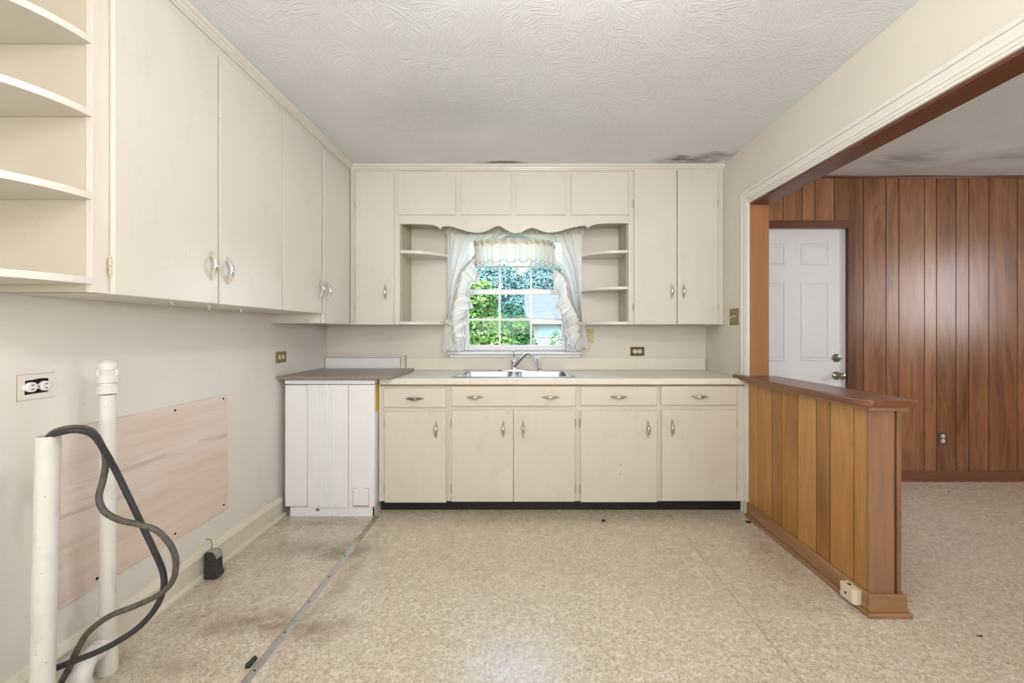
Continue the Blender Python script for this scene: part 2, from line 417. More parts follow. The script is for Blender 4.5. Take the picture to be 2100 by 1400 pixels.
def sheer(name, c, tr=0.15, tl=0.5):
    m = Mat(name); t = m.t; t.nodes.remove(m.b)
    d = m.n('ShaderNodeBsdfDiffuse'); d.inputs[0].default_value = c
    l = m.n('ShaderNodeBsdfTranslucent'); l.inputs[0].default_value = c
    tp = m.n('ShaderNodeBsdfTransparent')
    a = m.n('ShaderNodeMixShader'); a.inputs[0].default_value = tl; m.l(d.outputs[0], a.inputs[1]); m.l(l.outputs[0], a.inputs[2])
    b = m.n('ShaderNodeMixShader'); b.inputs[0].default_value = tr; m.l(a.outputs[0], b.inputs[1]); m.l(tp.outputs[0], b.inputs[2])
    m.l(b.outputs[0], m.out.inputs[0]); return m.m
SHEER = sheer('sheer_white_cotton', srgb(250, 249, 246), 0.05, 0.36)
RUFF = sheer('ruffle_cotton', srgb(248, 245, 238), 0.0, 0.32)
FRILL = sheer('gathered_frill_cotton', srgb(242, 236, 222), 0.0, 0.3)
HEM = sheer('stitched_hem_thread', srgb(220, 208, 188), 0.0, 0.25)
def leaf_mat(name, a, b, c):
    m = Mat(name); t = m.t; t.nodes.remove(m.b)
    n = m.noise(m.pos(), 5.0, 4, 0.7)
    col = m.ramp(n, [(0.3, srgb(*a)), (0.5, srgb(*b)), (0.7, srgb(*c))])
    d = m.n('ShaderNodeBsdfDiffuse'); m.l(col, d.inputs[0]); l = m.n('ShaderNodeBsdfTranslucent'); m.l(col, l.inputs[0])
    mx = m.n('ShaderNodeMixShader'); mx.inputs[0].default_value = 0.35; m.l(d.outputs[0], mx.inputs[1]); m.l(l.outputs[0], mx.inputs[2])
    m.l(mx.outputs[0], m.out.inputs[0]); return m.m
LEAF1 = leaf_mat('bright_green_leaf', (54, 86, 42), (84, 115, 62), (135, 150, 93))
LEAF2 = leaf_mat('mid_green_leaf', (33, 65, 42), (59, 94, 56), (102, 128, 75))
LEAF3 = leaf_mat('hazed_blue_green_leaf', (45, 75, 78), (73, 106, 106), (122, 143, 138))  # bluish haze painted into the far leaf colour
LEAF4 = leaf_mat('deep_green_leaf', (29, 61, 55), (45, 81, 70), (80, 113, 93))
BARK = plain('bark', srgb(96, 82, 70), 0.9, var=0.3)
SIDING = plain('white_siding_paint', srgb(122, 126, 129), 0.6, var=0.03)
def shingle_mat():
    m = Mat('grey_blue_shingle', 0.8); m.color(m.ramp(m.noise(m.pos(), 14, 4, 0.7), [(0.3, srgb(46, 53, 64)), (0.7, srgb(62, 69, 81))])); return m.m
SHING = shingle_mat()
GRASS = plain('lawn', srgb(80, 102, 52), 0.9, var=0.3, vscale=3)
HGLASS = plain('dim_house_glass', srgb(104, 128, 138), 0.2, var=0.1)

# ------------------------------------------------------------------ room shell
XL, XR, XR2, YB, ZC, ZD = -1.618, 1.515, 1.635, 3.41, 2.49, 2.515
YR, XE = -2.4, 5.4
struct(MB().box(XL - .14, XE + .14, YR - .14, YB + .14, -0.12, 0).build('floor', FLOOR))
struct(MB().box(XL - .14, 1.575, YR - .14, YB + .14, ZC, ZC + .12).build('ceiling', CEIL))
# den ceiling: board sags a little between joists near the far wall
b = MB()
def den_ceil(u, v):
    x = 1.575 + u * (XE + .1 - 1.575); y = YR - .1 + v * (YB + .1 - YR + .1)
    near = math.exp(-((y - 3.12) / 0.26) ** 2)
    z = ZD - 0.03 * near * (0.5 + 0.5 * math.sin(x * 5.2 + 2.2 * math.sin(x * 1.7) + (y - 3.1) * 5))
    if y > 3.39: z = ZD
    return (x, y, z)
b.grid(den_ceil, 90, 130); b.box(1.575, XE + .14, YR - .14, YB + .14, ZD + .03, ZD + .12)
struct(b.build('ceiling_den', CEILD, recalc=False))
WX0, WX1, WZ0, WZ1 = -0.506, 0.38, 1.066, 2.05          # kitchen window hole
b = MB(); b.box(XL - .14, WX0, YB, YB + .14, 0, ZC); b.box(WX1, XR2, YB, YB + .14, 0, ZC)
b.box(WX0, WX1, YB, YB + .14, 0, WZ0); b.box(WX0, WX1, YB, YB + .14, WZ1, ZC)
struct(b.build('wall_back', BACKP))
struct(MB().box(XL - .14, XL, YR - .14, YB, 0, ZC).build('wall_left', WALLP))
YO = 2.753                                                # far jamb of the wide opening
b = MB(); b.box(XR, XR2, YO, YB, 0, ZC + .02); b.box(XR, XR2, -0.6, YO, 2.085, ZC + .02); b.box(XR, XR2, YR, -0.6, 0, ZC + .02)
struct(b.build('wall_right', BACKP))
b = MB(); b.box(XL, -1.05, YR - .14, YR, 0, ZC); b.box(1.35, XR, YR - .14, YR, 0, ZC)
b.box(-1.05, 1.35, YR - .14, YR, 0, 0.8); b.box(-1.05, 1.35, YR - .14, YR, 2.2, ZC); b.box(-1.05, 1.35, YR - .14, YR - .10, 0.8, 2.2)
struct(b.build('wall_rear', WALLP))
b = MB(); b.box(XR2, XE, YR - .14, YR, 0, ZD); struct(b.build('wall_den_rear', W_DEN))
b = MB(); b.box(XE, XE + .14, YR, YB, 0, ZD); struct(b.build('wall_den_side', W_DEN))

# panelled den wall: dark backing + single planks
YD = 3.40
DX0, DX1, DZ = 1.806, 2.672, 2.084                        # door hole
b = MB(); b.box(XR2, DX0, YD + .0025, YB + .14, 0, ZD); b.box(DX1, XE, YD + .0025, YB + .14, 0, ZD); b.box(DX0, DX1, YD + .0025, YB + .14, DZ, ZD)
wden = struct(b.build('wall_den_back', GROOVE))
gr = [1605.8, 1644.7, 1671, 1711, 1771, 1817, 1843.5, 1895.8, 1920.5, 1960.6, 1987, 2028, 2086.4]
gx = [XR2] + [X(g, YD) for g in gr]
wid = [0.19, 0.11, 0.24, 0.16, 0.10, 0.21]
k = 0
while gx[-1] < XE - .05:
    gx.append(min(gx[-1] + wid[k % 6], XE)); k += 1
CO0, CO1, COZ = 1.745, 2.732, 2.142                       # door casing outer edges
G = 0.0028
for a, c in zip(gx[:-1], gx[1:]):
    a += G; c -= G
    b = MB(); zt = ZD - .004
    if c <= CO1 and a >= CO0: poly = [(a, COZ - .02), (c, COZ - .02), (c, zt), (a, zt)]
    elif a < CO1 < c: poly = [(CO1 - .02, 0.02), (c, 0.02), (c, zt), (a, zt), (a, COZ - .02), (CO1 - .02, COZ - .02)]
    elif a < CO0 < c: poly = [(a, 0.02), (CO0 + .02, 0.02), (CO0 + .02, COZ - .02), (c, COZ - .02), (c, zt), (a, zt)]
    else: poly = [(a, 0.02), (c, 0.02), (c, zt), (a, zt)]
    b.prism(poly, 'y', YD, YD + .006, 0.0008); b.build('plank', W_DEN, wden)
struct(MB().box(XR2, XE, YD - .016, YD, 2.494, ZD, .004).build('trim_den_top', W_TRIMX))
b = MB(); b.box(CO1, XE, YD - .014, YD, 0, 0.082, .004); b.prism([(YD - .03, 0), (YD - .014, 0), (YD - .014, .02), (YD - .02, .017), (YD - .028, .010)], 'x', CO1, XE)
struct(b.build('baseboard_den', W_TRIMX))
# door casing of the den door (mitred boards)
cas = sroot('trim_den_door', (2.2, YD, 0))
MB().prism([(DX1, 0), (CO1, 0), (CO1, COZ), (DX1, DZ - .004)], 'y', YD - .018, YD + .01, .003).build('side_casing', W_TRIM, cas)
MB().prism([(DX0, 0), (CO0, 0), (CO0, COZ), (DX0, DZ - .004)], 'y', YD - .018, YD + .01, .003).build('side_casing', W_TRIM, cas)
MB().prism([(DX0, DZ - .004), (DX1, DZ - .004), (CO1, COZ), (CO0, COZ)], 'y', YD - .018, YD + .01, .003).build('head_casing', W_TRIMX, cas)
# six panel door
dr = sroot('door_1', (2.239, 3.43, 0))
DW0, DW1 = 1.814, 2.664
b = MB().box(DW0, DW1, 3.415, 3.455, .012, 2.076, .002)
DOORW = plain('white_door_paint', srgb(226, 228, 231), 0.35, var=0.015)
b.build('slab', DOORW, dr)
b = MB(); b.box(DW1, DX1, 3.41, 3.52, 0, DZ); b.box(DX0, DW0, 3.41, 3.52, 0, DZ); b.box(DX0, DX1, 3.41, 3.52, 2.078, DZ); b.box(DX0, DX1, 3.50, 3.52, 0, DZ)
b.build('jamb', TRIMP, dr)
for (x0, x1) in ((1.941, 2.174), (2.304, 2.537)):
    for (z0, z1) in ((1.781, 1.961), (0.985, 1.639), (0.19, 0.81)):
        p = MB()
        y0 = 3.415; w_ = .016
        yo, yi = y0 + .0005, y0 - .0055
        P4 = lambda e, y_: [(x0 + e, y_, z0 + e), (x1 - e, y_, z0 + e), (x1 - e, y_, z1 - e), (x0 + e, y_, z1 - e)]
        p.add(P4(0, yo) + P4(.005, yi) + P4(.010, yi) + P4(w_, yo), [(r_ * 4 + j, r_ * 4 + (j + 1) % 4, r_ * 4 + 4 + (j + 1) % 4, r_ * 4 + 4 + j) for r_ in range(3) for j in range(4)])
        pp = p.build('panel_moulding', DOORW, dr, smooth=None)
        i = .036
        bm = bmesh.new()
        o_ = [(x0 + w_ + .004, z0 + w_ + .004), (x1 - w_ - .004, z0 + w_ + .004), (x1 - w_ - .004, z1 - w_ - .004), (x0 + w_ + .004, z1 - w_ - .004)]
        n_ = [(x0 + i, z0 + i), (x1 - i, z0 + i), (x1 - i, z1 - i), (x0 + i, z1 - i)]
        q = MB(); q.add([(a, y0 + .001, c) for a, c in o_] + [(a, y0 - .006, c) for a, c in n_], [(4, 5, 6, 7)] + [(j, (j + 1) % 4, 4 + (j + 1) % 4, 4 + j) for j in range(4)])
        bm.free(); q.build('raised_panel', DOORW, dr, smooth=None)
xk = X(1716, 3.41); zk = Z(734, 3.41)
KNOBM = plain('dull_nickel', srgb(150, 146, 138), 0.25, 1.0, var=0.15, vscale=60)
b = MB().lathe([(.034, 0), (.034, -.006), (.027, -.014), (.012, -.016)], (xk, 3.415, zk), 'y', 28); b.box(xk - .022, xk + .022, 3.378, 3.40, zk - .006, zk + .008, .003)
b.build('deadbolt', KNOBM, dr)
xk = X(1716, 3.41); zk = Z(770, 3.41)
MB().lathe([(.034, 0), (.034, -.005), (.026, -.012), (.013, -.018), (.012, -.035), (.018, -.042), (.027, -.055), (.028, -.066), (.022, -.076), (.010, -.080)], (xk, 3.415, zk), 'y', 28).build('knob', KNOBM, dr)

# white casing of the wide opening + brown lining
tr1 = sroot('trim_opening', (1.5, 1.0, 0))
def casing_v(name, y0, y1, z0, z1):
    b = MB(); b.box(1.503, XR + .004, y0, y1, z0, z1, .003); b.box(1.496, 1.505, y1 - .022, y1, z0, z1, .003); b.box(1.499, 1.505, y0 + .012, y0 + .020, z0, z1, .002); b.box(1.499, 1.505, y0 + .030, y0 + .050, z0, z1, .0025); return b.build(name, TRIMP, tr1)
casing_v('side_casing', YO, 2.838, 0, 2.18)
b = MB(); b.box(1.503, XR + .004, -0.6, YO, 2.085, 2.18, .003); b.box(1.496, 1.505, -0.6, 2.815, 2.158, 2.18, .003); b.box(1.499, 1.505, -0.6, YO + .012, 2.097, 2.105, .002); b.box(1.499, 1.505, -.6, YO + .03, 2.115, 2.135, .0025)
b.build('head_casing', TRIMP, tr1)
tr2 = sroot('trim_lining', (1.575, 1.0, 0.93))
MB().box(XR + .002, XR2 + .004, YO - .012, YO, .935, 2.085, .002).build('jamb_lining', W_JAMB, tr2)
MB().box(XR + .002, XR2 + .004, -.6, YO - .012, 2.073, 2.085, .002).build('head_lining', W_HEAD, tr2)

# half wall
hw = thing('half_wall', 'wood panelled half wall with flat wooden cap between kitchen and den', 'half wall', (1.575, 2.25, 0))
YE = 1.806
MB().box(1.5094, 1.6406, YE, YO - .002, 0, .904).build('core', GROOVE, hw)
hx = [1555, 1583.5, 1603.5, 1636.5, 1674, 1703, 1751.5]
ys = [YO - .002] + [1.508 * F / (g - CX) for g in hx] + [YE - .001]
for a, c in zip(ys[:-1], ys[1:]):
    MB().box(1.507, 1.516, c + .0022, a - .0022, .02, .903, .0012).build('plank', W_HALF, hw)
    MB().box(1.634, 1.643, c + .0018, a - .0018, .02, .903, .0012).build('plank', W_DEN, hw)
W_POST = wood('post_wood', [(0.25, srgb(126, 86, 60)), (0.5, srgb(152, 112, 84)), (0.75, srgb(170, 130, 102))], 0.4, figure=0.2)
MB().box(1.505, 1.613, YE - .018, YE, 0.02, .903, .003).build('end_board', W_POST, hw)
MB().box(1.613, 1.628, YE - .004, YE, 0.02, .903).build('end_groove', W_JAMB, hw)
MB().box(1.626, 1.646, YE - .018, YE, 0.02, .903, .005).build('corner_bead', W_POST, hw)
b = MB(); b.prism([(1.455, 2.858), (1.455, 1.795), (1.487, 1.752), (1.680, 1.752), (1.690, 1.762), (1.690, YO - .013), (1.501, YO - .013), (1.495, YO + .002), (1.495, 2.858)], 'z', .905, .935, .005)
b.build('cap', W_CAP, hw)
b = MB(); b.box(1.492, 1.507, YE - .018, YO - .002, .885, .905, .004); b.box(1.492, 1.66, YE - .034, YE - .018, .885, .905, .004); b.box(1.643, 1.658, YE - .018, YO - .002, .885, .905, .004)
b.build('cap_moulding', W_BASEY, hw)
b = MB(); b.box(1.493, 1.507, YE - .018, YO - .002, 0, .094, .004); b.box(1.493, 1.658, YE - .033, YE - .018, 0, .094, .004); b.box(1.643, 1.658, YE - .018, YO - .002, 0, .094, .004)
b.build('baseboard', W_BASEY, hw)
b = MB(); b.box(1.479, 1.493, YE - .033, YO - .002, 0, .02, .006); b.box(1.479, 1.672, YE - .047, YE - .033, 0, .02, .006); b.box(1.658, 1.672, YE - .033, YO - .002, 0, .02, .006)
b.build('shoe_moulding', W_BASEY, hw)
# cream surface box on the half wall base
t = thing('surface_outlet_box', 'small cream plastic box screwed to the base of the half wall', 'outlet box', (1.475, 1.852, .02))
b = MB(); b.prism([(1.493, 1.813), (1.470, 1.813), (1.456, 1.824), (1.456, 1.892), (1.493, 1.892)], 'z', .022, .088, .003); b.build('cover', IVORY, t)
b = MB(); b.lathe([(.005, 0), (.005, -.0015)], (1.456, 1.858, .052), 'x', 12); b.build('screw', DARK, t)
b = MB(); b.box(1.468, 1.480, 1.852, 1.868, .0875, .0888); b.build('slot', DARK, t)

# left baseboard
bl = sroot('baseboard_left', (XL, 0, 0))
MB().box(XL, XL + .020, YR, 2.742, 0, .0975, .001).build('board', BASEP, bl)
MB().box(XL, XL + .0175, YR, 2.741, .0970, .1005).build('seam', EDGE, bl)
MB().prism([(XL, .10), (XL + .026, .10), (XL + .026, .110), (XL + .012, .139), (XL, .141)], 'y', YR, 2.742, .001).build('cap', BASEP, bl)
MB().prism([(XL + .02, 0), (XL + .038, 0), (XL + .036, .012), (XL + .030, .019), (XL + .02, .021)], 'y', YR, 2.76, .001).build('shoe', BASEP, bl)

# ------------------------------------------------------------------ hardware shared meshes
def pull_mesh():
    b = MB(); L, D, n = .062, .030, 22; rings = []
    for i in range(n + 1):
        t_ = -1 + 2 * i / n
        out = D * (1 - t_ * t_) + .001
        inn = 0.0 if abs(t_) > .60 else (D - .006) * (1 - (t_ / .60) ** 2)
        inn = min(inn, out - .0015)
        w_ = .0085 * (1 - abs(t_) ** 2.2) + .0012
        rings.append([(-w_, -inn, t_ * L), (-w_ * .8, -(inn + (out - inn) * .65), t_ * L), (0, -out, t_ * L), (w_ * .8, -(inn + (out - inn) * .65), t_ * L), (w_, -inn, t_ * L)])
    vv = [p for r_ in rings for p in r_]; ff = []
    for i in range(n):
        for k in range(5):
            ff.append((i * 5 + k, i * 5 + (k + 1) % 5, (i + 1) * 5 + (k + 1) % 5, (i + 1) * 5 + k))
    ff += [(4, 3, 2, 1, 0), tuple(n * 5 + k for k in range(5))]
    b.add(vv, ff); return b
PULL = pull_mesh().mesh('handle', CHROME, smooth=50)
PULLT = pull_mesh().mesh('handle_tarnished', TARN, smooth=50)
PULLR = pull_mesh().mesh('handle_corroded', plain('corroded_chrome', srgb(150, 140, 126), 0.4, 0.8, var=0.7, vscale=220), smooth=50)
def hinge_mesh():
    b = MB(); b.tube([(0, -.004, -.03), (0, -.004, .03)], .0034, 8)
    for z in (-.018, -.006, .006, .018): b.tube([(0, -.004, z - .0045), (0, -.004, z + .0045)], .0042, 8)
    b.box(-.006, -.002, -.0012, 0, -.025, .025); return b
HNG = hinge_mesh().mesh('hinge', HINGE, smooth=40)
# handles: rot 0 -> vertical on a face looking to -y ; z-rot +90 -> on a face looking to +x
def pull(parent, loc, face='y', horiz=False, mesh=None):
    rot = [0, R(90) if horiz else 0, R(90) if face == 'x' else 0]
    return put('handle', mesh or PULL, parent, loc, rot)
def hinge(parent, loc, face='y', flip=False):
    o = put('hinge', HNG, parent, loc, (0, R(180) if flip else 0, R(90) if face == 'x' else 0)); return o

# ------------------------------------------------------------------ left upper cabinets
XF, XD, XW = -1.305, -1.287, XL
YS = 1.25
sh = thing('open_end_shelf', 'open rounded end shelves at the near end of the left wall cabinets', 'shelf', (-1.46, YS, 1.345))
MB().box(XW, XF - .021, YS, YS + .018, 1.347, ZC - .002).build('end_panel', CABIN, sh)
MB().box(XF - .020, XF, YS - .001, 1.297, 1.346, ZC - .002, .001).build('stile', CAB, sh)
def qshelf(cx, cy, rx, ry, z0, z1, sgx, sgy, n=20):
    pts = [(cx, cy)] + [(cx + sgx * rx * math.cos(a * math.pi / 2 / n), cy + sgy * ry * math.sin(a * math.pi / 2 / n)) for a in range(n + 1)]
    return MB().prism(pts, 'z', z0, z1, .0015)
for zb in (1.37, 1.627, 1.877, 2.098, 2.32):
    qshelf(XW + .001, YS - .001, XF - XW - .001, .315, zb, zb + .021, 1, -1).build('shelf', CAB, sh)

def carcass(b, x0, x1, y0, y1, z0, z1, face, fr=.03):
    b.box(x0, x1, y0, y1, z0, z1)
def left_unit(label, y0, y1, zb, doors, first=True):
    t = thing('wall_cabinet', label, 'cabinet', (-1.46, (y0 + y1) / 2, zb))
    MB().box(XW, XF, y0 + .0008, y1 - .0008, zb, ZC - .002, .001).build('body', CAB, t)
    for (d0, d1, hy, hz, hy2) in doors:
        dd = MB().box(XF + .001, XD, d0, d1, zb - .001, 2.402, .003).build('door', CAB, t)
        if hy is not None: pull(dd, (XD, hy, hz), 'x')
        for hh in (1.43, 2.34): hinge(dd, (XF + .003, hy2, hh if zb > 1.3 else hh - .05), 'x')
    return t
LU = []
LU.append(left_unit('largest cream double door wall cabinet beside the open rounded shelves', 1.297, 2.209, 1.345,
          [(1.2995, 1.7425, 1.700, 1.50, 1.2975), (1.7495, 2.204, 1.795, 1.492, 2.2075)]))
LU.append(left_unit('cream single door wall cabinet next to the drop in the left cabinet run', 2.2095, 2.650, 1.345, [(2.2125, 2.640, 2.615, 1.500, 2.2092)]))
t = left_unit('cream corner wall cabinet hanging lower than its left hand neighbours', 2.651, 3.095, 1.283, [(2.665, 3.06, 2.712, 1.497, 3.065)])
MB().box(XW, XF, 3.095, YB - .001, 1.283, ZC - .002).build('corner_box', CAB, t)
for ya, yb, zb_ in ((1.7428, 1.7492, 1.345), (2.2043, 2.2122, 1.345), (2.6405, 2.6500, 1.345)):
    MB().box(XF - .001, XF + .0012, ya, yb, zb_ + .001, 2.40).build('grimy_shaded_joint', EDGE, LU[0] if ya < 2 else LU[1])  # dark strip paints grime and the shade of the deep door gap
# crown moulding
def crown_poly(a, s):   # profile (out, z)
    return [(a, 2.447), (a + s * .008, 2.447), (a + s * .010, 2.455), (a + s * .016, 2.459), (a + s * .018, 2.468), (a + s * .026, 2.474), (a + s * .031, 2.484), (a + s * .031, ZC - .001), (a, ZC - .001)]
cr = sroot('trim_crown', (0, 3.1, 2.447))
MB().prism(crown_poly(XF, 1), 'y', YS - .30, 3.115, 0).build('left_crown', CAB, cr, smooth=None)
MB().prism(crown_poly(3.115, -1), 'x', XF, XR - .001, 0).build('back_crown', CAB, cr, smooth=None)
# cup hooks
hk = MB()
pts = [(0, 0, 0.012), (0, 0, 0)] + [(0, .008 * math.sin(a), -.008 + .008 * math.cos(a)) for a in [i * math.pi / 7 for i in range(1, 11)]]
hk.tube(pts, .0016, 6)
HOOK = hk.mesh('cup_hook', TARN, smooth=60)
for px, lab in ((348, 'cup hook nearest the open shelves under the left wall cabinet'), (425, 'middle cup hook just before the handles under the left wall cabinet'), (490, 'cup hook farthest from the open shelves under the left wall cabinet')):
    o = put('cup_hook', HOOK, None, (XF + .004, XF * F / (px - CX), 1.334)); tag(o, lab, 'hook', 'cup hooks under the wall cabinet')

# ------------------------------------------------------------------ back upper cabinets
YF, YDR = 3.115, 3.097
def back_door(t, p0, p1, yt, yb, hp=None, hy=None, hinge_left=True, mesh=None):
    x0, x1 = X(p0, YDR), X(p1, YDR); z1, z0 = Z(yt, YDR), Z(yb, YDR)
    d = MB().box(x0, x1, YDR, YF - .001, z0, z1, .003).build('door', CAB, t)
    if hp: pull(d, (X(hp, YDR), YDR, Z(hy, YDR)))
    xh = x0 - .004 if hinge_left else x1 + .004
    for z in (z1 - .25, z0 + .13): hinge(d, (xh, YF - .006, z), 'y', not hinge_left)
    return d
t = thing('wall_cabinet', 'tall narrow cream wall cabinet left of the window with one door', 'cabinet', (-1.1, 3.26, 1.283))
MB().box(XF + .002, -.929, YF, YB - .001, 1.283, ZC - .002, .001).build('body', CAB, t)
back_door(t, 728.6, 806.7, 353, 665.6, 791, 599)
t = thing('wall_cabinet', 'cream wall cabinet right of the window with two tall doors', 'cabinet', (1.16, 3.26, 1.283))
MB().box(.799, XR - .001, YF, YB - .001, 1.283, ZC - .002, .001).build('body', CAB, t)
back_door(t, 1300.8, 1387.6, 347.5, 665, 1377, 597)
back_door(t, 1390, 1472.6, 347.5, 664.4, 1401.5, 597, False)
# bridge with flat panels and scalloped valance over the window
t = thing('window_bridge', 'cream bridge of four flat panels with scalloped valance above the window', 'cabinet', (-.065, 3.26, 2.02))
va = [(0, 112), (35, 120), (60, 131), (76, 142), (88, 153), (98, 140), (112, 131), (150, 128), (200, 138), (250, 155), (300, 170), (350, 180), (400, 182), (450, 170), (500, 146), (530, 132), (550, 127), (570, 132), (600, 150), (650, 178), (690, 187), (735, 178), (775, 156), (800, 146), (815, 142), (840, 146), (880, 160), (920, 175), (960, 181), (1030, 173), (1100, 152), (1160, 137), (1200, 129), (1240, 125), (1256, 134), (1268, 146), (1282, 133), (1310, 120), (1350, 112), (1400, 108)]
prof = [(-.928, Z(459, YF)), (X(864, YF), Z(459, YF))] + [(X(880 + u / 3.889, YF), Z(430 + v / 3.889, YF)) for u, v in va if 5 < u < 1395] + [(X(1246, YF), Z(457.5, YF)), (.798, Z(457.5, YF))]
MB().prism(prof + [(.798, ZC - .002), (-.928, ZC - .002)], 'y', YF + .001, YF + .02, 0).build('valance_board', CAB, t, smooth=30)
MB().box(-.928, .798, YF + .02, YB - .001, 2.085, 2.10).build('underside', CABIN, t)
for p0, p1 in ((816, 935), (945, 1047.4), (1059, 1161), (1171.6, 1289.7)):
    x0, x1, z0, z1 = X(p0, YF), X(p1, YF), Z(441, YF), Z(351.5, YF)
    b = MB(); e = .007
    b.ring(x0, x1, z0, z1, e, YF - .013, YF + .002)
    b.box(x0 + .0065, x1 - .0065, YF - .005, YF + .002, z0 + .0065, z1 - .0065)
    b.build('flat_panel', CAB, t)
# curved shelves either side of the window
for side, label in ((-1, 'curved open shelves between the left tall cabinet and the curtain'), (1, 'curved open shelves with two mid boards between curtain and right cabinet')):
    x0 = -.9275 if side < 0 else .7975
    t = thing('corner_shelf', label, 'shelf', (x0 - side * .18, 3.26, 1.284), 'curved shelves beside the window')
    zs = [(1.284, 1.306), (1.822, 1.846)] if side < 0 else [(1.284, 1.306), (1.549, 1.571), (1.825, 1.8465)]
    for z0, z1 in zs:
        pts = [(x0, YB - .002)] + [(x0 - side * .365 * math.sin(a * math.pi / 48), YB - .002 - (.293) * math.cos(a * math.pi / 48)) for a in range(25)]
        MB().prism(pts, 'z', z0, z1, .0015).build('shelf', CAB, t)
    MB().box(x0, x0 - side * .006, YF + .021, YB - .002, 1.306, 2.084).build('side_panel', CABIN, t)

# ------------------------------------------------------------------ base cabinets
YBF, YBD = 2.80, 2.782
def base_unit(label, x0, x1, drawers, doors, filler=None):
    t = thing('base_cabinet', label, 'cabinet', ((x0 + x1) / 2, 3.1, 0))
    b = MB(); b.box(x0 + .0005, x1 - .0005, YBF, YBF + .02, .078, .873); b.box(x0 + .0005, x0 + .018, YBF + .02, YB - .01, .096, .70); b.box(x1 - .018, x1 - .0005, YBF + .02, YB - .01, .096, .70); b.box(x0 + .0005, x1 - .0005, YBF + .02, YB - .01, .078, .096)
    b.build('body', CABBASE, t)
    MB().box(x0, x1, YBF + .045, YBF + .06, 0, .0775).build('toe_kick', BLACK, t)
    for (p0, p1, y0, y1, hs, msh) in drawers:
        d = MB().box(X(p0, YBD), X(p1, YBD), YBD, YBF - .001, Z(y1, YBD), Z(y0, YBD), .003).build('drawer', CABBASE, t)
        for hx_, hy_ in hs: pull(d, (X(hx_, YBD), YBD, Z(hy_, YBD)), 'y', True, msh)
    for (p0, p1, y0, y1, hp, hy, left) in doors:
        d = MB().box(X(p0, YBD), X(p1, YBD), YBD, YBF - .001, Z(y1, YBD), Z(y0, YBD), .003).build('door', CABBASE, t)
        pull(d, (X(hp, YBD), YBD, Z(hy, YBD)), 'y', False, TARN_SEL)
        xh = X(p0, YBD) - .005 if left else X(p1, YBD) + .005
        for z in (Z(868, YBD), Z(1003, YBD)): hinge(d, (xh, YBF - .004, z), 'y', not left)
    return t
TARN_SEL = PULLT
base_unit('narrow cream base cabinet beside the white appliance with a corroded drawer pull', -.9775, -.5037,
          [(786.7, 914, 795.8, 834.5, [(850, 817)], PULLR)], [(788.6, 915, 844, 1030.6, 894.5, 881, True)])
base_unit('cream double door sink base cabinet under the window', -.5037, .3744,
          [(926, 1179.7, 792, 832.5, [(974, 814), (1129, 814)], PULLT)], [(926, 1052.6, 841, 1028.7, 1032, 880, True), (1053.4, 1179, 841, 1028.7, 1072.8, 880, False)])
tb3 = base_unit('cream base cabinet right of the sink with two small nicks in its door', .3744, .9278,
          [(1190.9, 1347.6, 793, 830.7, [(1269.5, 813.5)], PULLT)], [(1190.9, 1347.6, 842, 1029.8, 1328.7, 880, True)])
tb4 = base_unit('rightmost cream base cabinet beside the wooden half wall', .9278, XR - .002,
          [(1356, 1511, 791.7, 830, [(1434.5, 812.5)], PULLT)], [(1357, 1511, 840, 1027, 1377.7, 878, False)])
for q_ in (952.6, 971.9):
    MB().lathe([(.0042, .0004), (.0036, -.0006)], (X(1272.6, YBD), YBD, Z(q_, YBD)), 'y', 9).build('nick', RUST, tb3)
# worktop with backsplash
t = thing('worktop', 'long cream laminate worktop with low backsplash around the sink', 'worktop', (.28, 3.09, .874))
SX0, SX1, SY0, SY1 = -.458, .334, 2.85, 3.325
b = MB(); x0, x1, y0, y1 = -.965, XR - .002, 2.772, YB - .001
b.box(x0, SX0, y0 + .018, y1, .874, .914); b.box(SX1, x1, y0 + .018, y1, .874, .914); b.box(SX0, SX1, y0 + .018, SY0, .874, .914); b.box(SX0, SX1, SY1, y1, .874, .914)
b.box(x0, x1, y0, y0 + .02, .872, .9142, .005)
b.build('top', COUNTER, t)
MB().box(-.958, 1.503, YB - .021, YB - .001, .914, 1.0155, .004).build('backsplash', COUNTER, t)
MB().box(x0, x1, y0 + .018, y0 + .026, .862, .873).build('underside_lip', EDGE, t)

# sink
t = thing('kitchen_sink', 'double bowl stainless steel sink set in the worktop', 'sink', (-.062, 3.08, .914))
ox0, ox1, oy0, oy1 = -.484, .36, 2.822, 3.36
def rrect(x0, x1, y0, y1, r, n=5):
    pts = []
    for cx, cy, a0 in ((x1 - r, y0 + r, -90), (x1 - r, y1 - r, 0), (x0 + r, y1 - r, 90), (x0 + r, y0 + r, 180)):
        for k in range(n + 1):
            a = R(a0 + 90 * k / n); pts.append((cx + r * math.cos(a), cy + r * math.sin(a)))
    return pts
bowls = ((-.440, -.082), (-.044, .316))
b = MB()
hy0, hy1 = 2.862, 3.235
zr = .919
b.box(ox0, bowls[0][0], oy0, oy1, .9145, zr, .002); b.box(bowls[1][1], ox1, oy0, oy1, .9145, zr, .002)
b.box(bowls[0][0], bowls[1][1], oy0, hy0, .9145, zr, .002); b.box(bowls[0][0], bowls[1][1], hy1, oy1, .9145, zr, .002); b.box(bowls[0][1], bowls[1][0], hy0, hy1, .9145, zr, .002)
b.tube([(x, y, zr) for x, y in rrect(ox0, ox1, oy0, oy1, .03)] + [(ox1 - .03, oy0, zr)], .0042, 8, False)
b.build('rim', STEEL, t)
